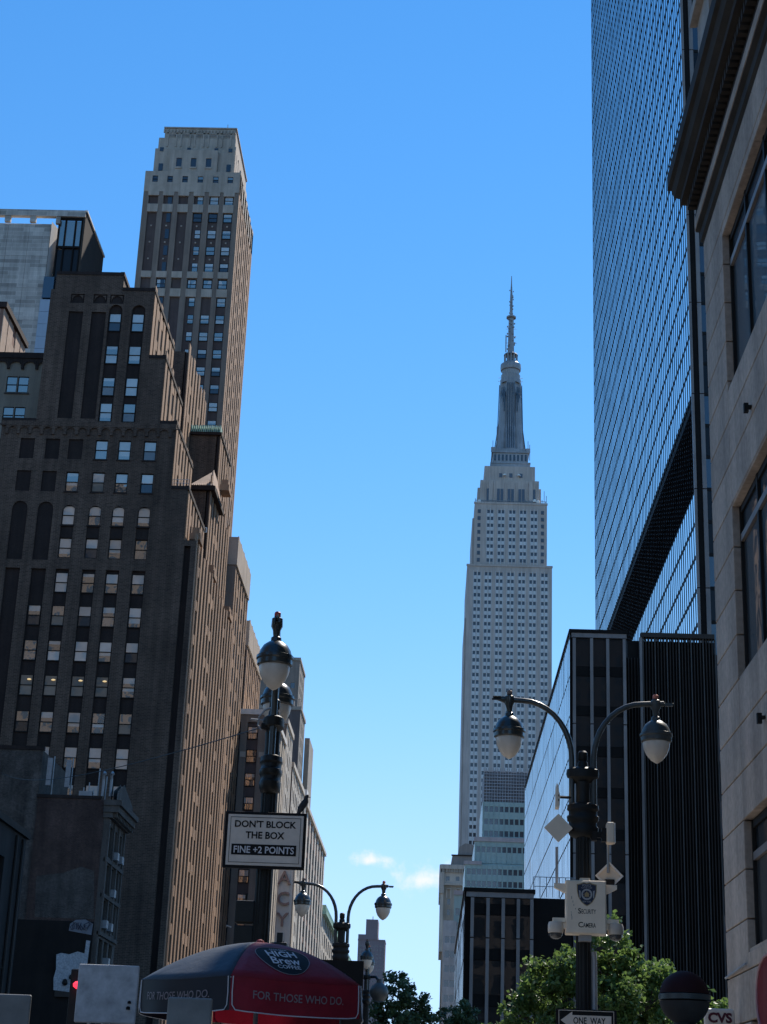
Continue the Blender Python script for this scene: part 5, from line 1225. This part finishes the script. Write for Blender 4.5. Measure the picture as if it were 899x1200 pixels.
# ================================================================== UMBRELLA
def umbrella():
    cx, cy = -1.40, 14.0; Rr = .93; za, zr = 3.0, 2.665; n = 5; a0 = R(-7); st = 2*math.pi/n
    t = thing('food_cart_umbrella', 'large cart umbrella with red and navy panels and white lettering', 'umbrella', (cx, cy, .15))
    def ridge(i, tt): a = a0+i*st; r = Rr*tt; return Vector((cx+r*math.sin(a), cy-r*math.cos(a), za-(za-zr)*tt**1.85))
    def S(i, a, tt):
        p = ridge(i, tt).lerp(ridge(i+1, tt), a); sag = -.03*math.sin(math.pi*a)*tt*0 ; bul = .17*tt*4*a*(1-a)*.5
        th = a0+(i+.5)*st; return p+Vector((math.sin(th), -math.cos(th), 0))*bul+Vector((0, 0, -.02*math.sin(math.pi*a)*tt**2))
    def V(i, a, d):
        p = S(i, a, 1); th = a0+(i+.5)*st; w = .012*math.sin(a*13+i)*d/.25
        return p+Vector((math.sin(th), -math.cos(th), 0))*(.03*d+w)+Vector((0, 0, -d))
    for i in range(n):
        m = M_umbred if i in (0, 2) else M_umbblue
        b = MB(); na, nt_ = 12, 10
        g = [[tuple(S(i, a/na, max(.02, k/nt_))) for a in range(na+1)] for k in range(nt_+1)]
        for k in range(nt_):
            for a in range(na): b.quad(g[k][a], g[k][a+1], g[k+1][a+1], g[k+1][a])
        o = b.build('canopy_panel', m, t, smooth=True); sd_ = o.modifiers.new('weld', 'WELD'); so = o.modifiers.new('thick', 'SOLIDIFY'); so.thickness = .004
        v = MB(); nv = 24
        for a in range(nv):
            for d in range(4): v.quad(tuple(V(i, a/nv, d*.0625)), tuple(V(i, (a+1)/nv, d*.0625)), tuple(V(i, (a+1)/nv, (d+1)*.0625)), tuple(V(i, a/nv, (d+1)*.0625)))
        vo = v.build('valance', m if i in (0, 2) else mat('valance_black', (.016, .018, .024), .6, .15, 3, 0), t, smooth=True); vo.modifiers.new('weld', 'WELD')
        out = Vector((math.sin(a0+(i+.5)*st), -math.cos(a0+(i+.5)*st), 0))
        pp = [V(i, .015, 0), V(i, .012, .12), V(i, .015, .21), V(i, .035, .245)]+[V(i, q/20, .25) for q in range(2, 19)]+[V(i, .965, .245), V(i, .985, .21), V(i, .988, .12), V(i, .985, 0)]
        MB().tube([p+out*.006 for p in pp], .0045, 5).build('piping', M_print, t)
        MB().tube([ridge(i, .03+.97*k/8)+Vector((0, 0, -.012)) for k in range(9)], .008, 5).build('rib', M_galv, t)
        if i in (0, n-1):
            b = MB(); ch = (ridge(i+1, 1)-ridge(i, 1)).length
            text_on(b, 'FOR THOSE WHO DO.', lambda p, q: V(i, .5+p/ch, .12-q)+out*.012, width=ch*.70, height=.06, bold=.005); b.build('lettering', mat('grey_print', (.24, .2, .21), .6, .05, 6, 0), t)
            if i == 0:
                ex = (ridge(1, 1)-ridge(0, 1)).normalized(); t0 = .66; up = (S(0, .5, .5)-S(0, .5, .8)); Lr = up.length/.3; nrm = ex.cross(up.normalized()); nrm = nrm if nrm.y < 0 else -nrm
                def Q(p, q, off=.006): tt = t0-q/Lr; return S(0, .46+p/(ch*tt), tt)+nrm*off
                lb = MB(); N_ = 40; rim = []
                for k in range(N_):
                    a = 2*math.pi*k/N_; r = 1+.05*math.sin(3*a+.5)
                    rim.append((.215*math.cos(a)*r, .235*math.sin(a)*r))
                for rr_ in range(5):
                    for k in range(N_):
                        f0, f1 = rr_/5, (rr_+1)/5; k1 = (k+1) % N_
                        lb.quad(tuple(Q(rim[k][0]*f0, rim[k][1]*f0)), tuple(Q(rim[k1][0]*f0, rim[k1][1]*f0)), tuple(Q(rim[k1][0]*f1, rim[k1][1]*f1)), tuple(Q(rim[k][0]*f1, rim[k][1]*f1)))
                lb.build('logo_ground', M_signk, t)
                ri = MB(); ri.tube([Q(a*1.0, c*1.0, .008) for a, c in rim+rim[:1]], .003, 5); ri.build('logo_rim', mat('grey_print', (.24, .2, .21)), t)
                lt = MB(); text_on(lt, 'HIGH', lambda p, q: Q(p, q, .011), width=.25, height=.115, cy=.075, bold=.02); text_on(lt, 'Brew', lambda p, q: Q(p, q, .011), width=.24, height=.115, cy=-.05, bold=.012); text_on(lt, 'COFFEE', lambda p, q: Q(p, q, .011), width=.19, height=.05, cy=-.145, bold=.006); text_on(lt, 'COLD BREW', lambda p, q: Q(p, q, .011), width=.15, height=.03, cy=.165, bold=.003)
                lt.build('logo_lettering', M_print, t)
    MB().lathe([(.02, .15), (.02, 2.97)], (cx, cy, 0), 10).build('pole', M_galv, t); MB().lathe([(.3, .15), (.3, .2), (.03, .24)], (cx, cy, 0), 20).build('base_plate', M_dkframe, t)
    MB().lathe([(.035, 2.985), (.04, 3.0), (.03, 3.02), (.005, 3.03)], (cx, cy, 0), 12).build('top_cap', M_umbred, t)
umbrella()
# dark sign board right of the umbrella
t = thing('dark_street_sign', 'black rectangular sign board half hidden behind the right edge of the umbrella', 'sign', (-.9, 19, .15))
MB().box(-1.42, 19, 2.95, -.745, 19.05, 3.33).build('panel', M_signk, t); MB().tube([(-1.05, 19.09, .15), (-1.05, 19.09, 3.3)], .035, 8).build('pole', M_post, t)
b = MB(); text_on(b, 'NO', disc_map(18.995), height=.13, cx=-1.05, cy=3.13, bold=.005); b.build('lettering', M_print, t)

# ================================================================== SMALL THINGS AT THE BOTTOM EDGE
def panel_sign(name, label, cat, x0, x1, z0, z1, y, m, grp=None, bev=.01, marks=()):
    t = thing(name, label, cat, ((x0+x1)/2, y, .15), grp)
    MB().box(x0, y, z0, x1, y+.03, z1).build('panel', m, t, bevel=bev)
    MB().tube([((x0+x1)/2, y+.06, .15), ((x0+x1)/2, y+.06, z1-.03)], .03, 8).build('pole', M_galv, t)
    for (x, z, r) in marks: MB().lathe([(r, 0), (r*1.1, r), (r*.5, r*1.6)], (x, y-.002, z), 8).build('bolt_hole', M_signk, t)
    return t
panel_sign('white_metal_panel', 'scuffed square white metal panel on a pole beside the umbrella', 'panel', -2.455, -2.03, 2.235, 2.625, 12, M_panelw, marks=((-2.08, 2.37, .012), (-2.085, 2.33, .014)))
panel_sign('rounded_grey_panel', 'grey rounded sign back in front of the dark umbrella valance', 'panel', -1.815, -1.505, 2.05, 2.425, 12, M_panelg, bev=.012)
panel_sign('dim_grey_panel', 'dim olive grey sign back at the foot of the dark corner building', 'panel', -3.05, -2.765, 2.05, 2.405, 12, M_panelg, bev=.012)
panel_sign('red_white_panel', 'small white and dark red notice just below the umbrella edge', 'panel', -2.0, -1.84, 2.1, 2.245, 12.3, mat('dim_white', (.3, .29, .29), .6, .1, 4, 0))
t = thing('red_traffic_light', 'red signal light glowing beside the square white panel', 'traffic light', (-5.1, 24.8, 3.3))
MB().lathe([(.004, -.06), (.04, -.05), (.085, -.02), (.09, .02), (.06, .05), (.004, .06)], (-5.04, 24.8, 3.365), 16).build('lens', emis('signal_red', (1, .03, .06), 1.6), t, smooth=True)
b = MB(); b.box(-5.2, 24.9, 2.5, -4.9, 25.1, 3.6); b.build('housing', M_post, t, bevel=.02); MB().tube([(-5.05, 25, .0), (-5.05, 25, 2.5)], .06, 8).build('pole', M_post, t)
# gooseneck sign lamps on the office block front
t = thing('gooseneck_sign_lights', 'pair of white curved gooseneck lights on rails low on the brown office block', 'lamp', (-24.5, 211, 22))
b = MB()
for x in (-25.7, -24.3): b.tube([(x, 212.9, 22.4), (x, 212.0, 23.6), (x+.3, 211.4, 24.0), (x+.9, 211.0, 23.8)], .09, 6)
b.build('gooseneck', M_white, t)
b = MB()
for z in (20.3, 21.6): b.tube([(-26.4, 211.8, z), (-23.2, 211.8, z)], .06, 5)
for x in (-26.4, -25.3, -24.2, -23.2): b.tube([(x, 211.8, 17), (x, 211.8, 22.2)], .06, 5)
for x in (-26.4, -23.2): b.tube([(x, 211.8, 20.3), (x, 213, 20.3)], .06, 5)
b.build('rail', M_galv, t)
# dark globe on the fourth lamp
t = thing('dark_globe_camera', 'dim dark globe hanging below the distant bell lamp in front of the tree', 'camera', (-1.95, 65, 6.2))
MB().lathe([(.004, -.36), (.2, -.3), (.34, -.1), (.36, .05), (.3, .22), (.12, .36), (.1, .5)], (-1.95, 65.5, 6.3), 16).build('globe', M_lampgrey, t, smooth=True); MB().tube([(-1.95, 65.5, 6.7), (-2.1, 65.8, 6.9), (-2.4, 66, 6.9)], .05, 6).build('arm', M_post, t)

# subway globe
t = thing('subway_entrance_globe', 'dark subway globe lamp, red upper half and grey lower half with a metal band', 'lamp', (2.03, 14, .15))
def hemi(z0, s, r=.2):
    p = [(r*math.cos(R(a)), s*r*math.sin(R(a))) for a in range(6, 90, 7)]+[(.004, s*r)]
    if s < 0: p = p[::-1]
    return MB().lathe(p, (2.03, 14, z0), 28)
hemi(2.70, 1).build('red_half', M_globered, t, smooth=True); hemi(2.68, -1).build('milk_half', M_globew, t, smooth=True)
MB().lathe([(.199, 2.668), (.208, 2.672), (.208, 2.712), (.199, 2.716)], (2.03, 14, 0), 28).build('band', M_lampgrey, t, smooth=True)
MB().lathe([(.14, .15), (.14, .4), (.06, .5), (.045, 2.35), (.09, 2.42), (.09, 2.5)], (2.03, 14, 0), 14).build('post', M_post, t, smooth=True)
# pharmacy blade sign
t = thing('pharmacy_blade_sign', 'rounded white sign with dark red letters CVS projecting from the tan corner', 'sign', (4.45, 27, 3.1))
MB().box(4.21, 27.0, 2.85, 4.685, 27.1, 3.52).build('panel', M_signw, t, bevel=.06)
b = MB(); text_on(b, 'CVS', disc_map(26.99), width=.37, height=.155, cx=4.45, cy=3.38, bold=.045); b.build('lettering', mat('dark_red_letters', (.09, .012, .022), .5, .05, 5, 0), t); b = MB(); text_on(b, 'pharmacy', disc_map(26.99), width=.36, height=.09, cx=4.45, cy=3.18, bold=.01); b.build('lettering', mat('dark_red_letters', (.09, .012, .022), .5, .05, 5, 0), t)
MB().box(4.686, 27.02, 3.2, 4.79, 27.08, 3.3).build('bracket', M_dkframe, t)
t = thing('red_oval_sign', 'dark red rounded sign cut off on the front of the tan building', 'sign', (4.4, 23.7, 3.0))
b = MB(); P = []
for k in range(24):
    a = 2*math.pi*k/24; P.append((23.2+1.05*math.cos(a)*abs(math.cos(a))**-.3 if abs(math.cos(a)) > .02 else 23.2, 3.45+.55*math.sin(a)))
b.poly([(4.52, y, z) for y, z in P]); b.poly([(4.7, y, z) for y, z in P[::-1]])
for k in range(24): (ya, z_a), (yb, z_b) = P[k], P[(k+1) % 24]; b.quad((4.52, ya, z_a), (4.7, ya, z_a), (4.7, yb, z_b), (4.52, yb, z_b))
b.build('panel', mat('sign_red', (.2, .015, .02), .4, .08, 4, 0), t)
r = MB(); r.tube([(4.515, y, z) for y, z in P+P[:1]], .022, 5); r.build('rim', mat('sign_pink_rim', (.42, .22, .22), .5, .05, 4, 0), t); MB().box(4.7, 23.1, 3.4, 4.79, 23.3, 3.5).build('bracket', M_dkframe, t)

# ================================================================== TREES
def tree(name, label, base, crowns, th, m, nleaf, leaf, seed, group):
    rr = random.Random(seed); t = thing(name, label, 'tree', base, group)
    bx_, by_, bz_ = base; tr = MB()
    top = Vector((bx_+rr.uniform(-.2, .2), by_, th))
    tr.tube([(bx_, by_, bz_), (bx_+.03, by_, bz_+.5), (bx_-.05, by_+.03, (bz_+th)*.5), tuple(top)], [.24, .19, .16, .13], 10); tr.build('trunk', M_bark, t)
    lb = MB()
    for (cx, cy, cz, rx, rz) in crowns:
        c = Vector((cx, cy, cz)); mid = top.lerp(c, .5)+Vector((rr.uniform(-.25, .25), rr.uniform(-.25, .25), .1))
        lb.tube([top-Vector((0, 0, rr.uniform(.1, .9))), mid, c], [.085, .055, .02], 6)
        for k in range(5):
            d = Vector((rr.gauss(0, 1), rr.gauss(0, 1), rr.gauss(0, .7))).normalized(); lb.tube([mid.lerp(c, rr.random()), c+Vector((d.x*rx*.8, d.y*rx*.8, d.z*rz*.8))], [.03, .008], 5)
    lb.build('limbs', M_bark, t)
    cr = MB(); tot = sum(c[3]**2*c[4] for c in crowns)
    for (cx, cy, cz, rx, rz) in crowns:
        sub = [] 
        for k in range(22):
            d = Vector((rr.gauss(0, 1), rr.gauss(0, 1), rr.gauss(0, 1))).normalized(); f = rr.uniform(.45, 1.0)
            sub.append((Vector((cx+d.x*rx*f, cy+d.y*rx*f, cz+d.z*rz*f)), rr.uniform(.16, .34)*(rx+rz)/2))
        for k in range(int(nleaf*cx*0+nleaf*rx*rx*rz/tot)):
            sc, sr = sub[rr.randrange(len(sub))]
            d = Vector((rr.gauss(0, .55), rr.gauss(0, .55), rr.gauss(0, .45)))*sr; p = sc+d
            nrm = Vector((rr.gauss(0, .7), rr.gauss(0, .7), rr.uniform(.1, 1))).normalized(); ax = nrm.orthogonal().normalized(); ax.rotate(Matrix.Rotation(rr.uniform(0, 6.28), 3, nrm)); bx = nrm.cross(ax)
            s = leaf*rr.uniform(.65, 1.25); dr = Vector((0, 0, -.25*s))
            cr.quad(tuple(p-ax*s), tuple(p+bx*s*.55), tuple(p+ax*s+dr), tuple(p-bx*s*.55))
    cr.build('crown', m, t)
    return t
tree('street_tree', 'leafy green street tree behind the camera post, tallest crown in front of black podium', (5.9, 62, .15), [(6.15, 62, 7.9, 1.0, 1.1), (6.9, 62.2, 7.2, .9, .9), (4.9, 61.6, 7.0, 1.0, .95), (7.5, 62.3, 6.9, 1.0, .9), (4.0, 61.9, 6.4, 1.05, 1.0), (6.0, 61.4, 6.0, 1.5, 1.1), (8.3, 62, 6.4, .75, .75), (5.3, 62.4, 7.4, .8, .7), (3.1, 62, 5.5, .85, .85), (4.6, 61.5, 5.0, 1.4, 1.0), (7.4, 62, 5.2, 1.4, 1.0), (8.9, 62, 5.5, .7, .7), (2.4, 62, 4.6, .7, .7), (6, 61.5, 4.3, 2.0, .9)], 4.2, M_leaf, 26000, .105, 2, 'street trees')
tree('street_tree', 'smaller green street tree peeping out beside the subway globe and tan corner', (8.9, 64, .15), [(8.3, 64, 7.0, .8, .8), (8.9, 64.2, 6.7, .8, .7), (9.7, 64.2, 6.1, .9, .8), (8.8, 64, 5.6, 1.1, .8), (10.3, 64, 5.7, .9, .7)], 4.0, M_leaf, 5200, .115, 5, 'street trees')
tree('street_tree', 'dark leafy tree against the sky at the end of the street behind the umbrella', (-1.6, 100, .15), [(-1.9, 100, 8.9, 1.15, 1.1), (-2.7, 100, 8.0, 1.0, 1.0), (-1.0, 100, 8.1, 1.1, 1.0), (-.2, 100.4, 7.4, .9, .8), (-2.0, 99.6, 7.0, 1.4, 1.0), (-.8, 100, 6.4, 1.4, 1.0)], 5.0, M_leafdk, 7500, .13, 7, 'street trees')
tree('street_tree', 'dim dark tree standing before the pale hotel beside the low pavilion', (1.6, 120, .15), [(1.1, 120, 8.6, 1.1, .9), (2.2, 120.3, 8.9, 1.2, 1.0), (1.7, 120, 7.4, 1.6, 1.0), (3.0, 120, 7.8, 1.0, .9)], 5.0, M_leafdk, 4500, .14, 9, 'street trees')

# ================================================================== BLOCKS BEHIND THE VIEWPOINT (they shade the street and show in the glass)
M_back = mat('back_block_brick', (.15, .13, .112), .9, .15, .2, .2)  # dark tone keeps the sunlit blocks dim in the window reflections
def back_block(name, label, x0, x1, y, z, m, dep=40):
    t = thing(name, label, 'building', ((x0+x1)/2, y-10, 0))
    ops = [(u, q, u+1.6, q+2.2) for u in frange(x0+1.5, x1-2.5, 3.3) for q in frange(5, z-4, 4)]
    b = MB(); us = b
    for o in ops: us.box(o[0], y-.02, o[1], o[2], y+.05, o[3])
    us.build('window_panes', M_panedk, t, kind='stuff')
    body(t, x0, y-dep, x1, y, 0, z, m, 'wall'); MB().box(x0-.4, y-dep, z, x1+.4, y+.6, z+1).build('cornice', m, t)
back_block('hotel_slab_block', 'tall brown hotel slab standing left of the viewpoint out of view', -110, -52, 30, 110, M_back)
back_block('brick_loft_block', 'brown brick loft block behind the viewpoint on the left', -100, -30, -85, 70, M_back)
back_block('buff_brick_block', 'buff brick block behind the viewpoint on the right', 30, 90, -85, 112, M_back)
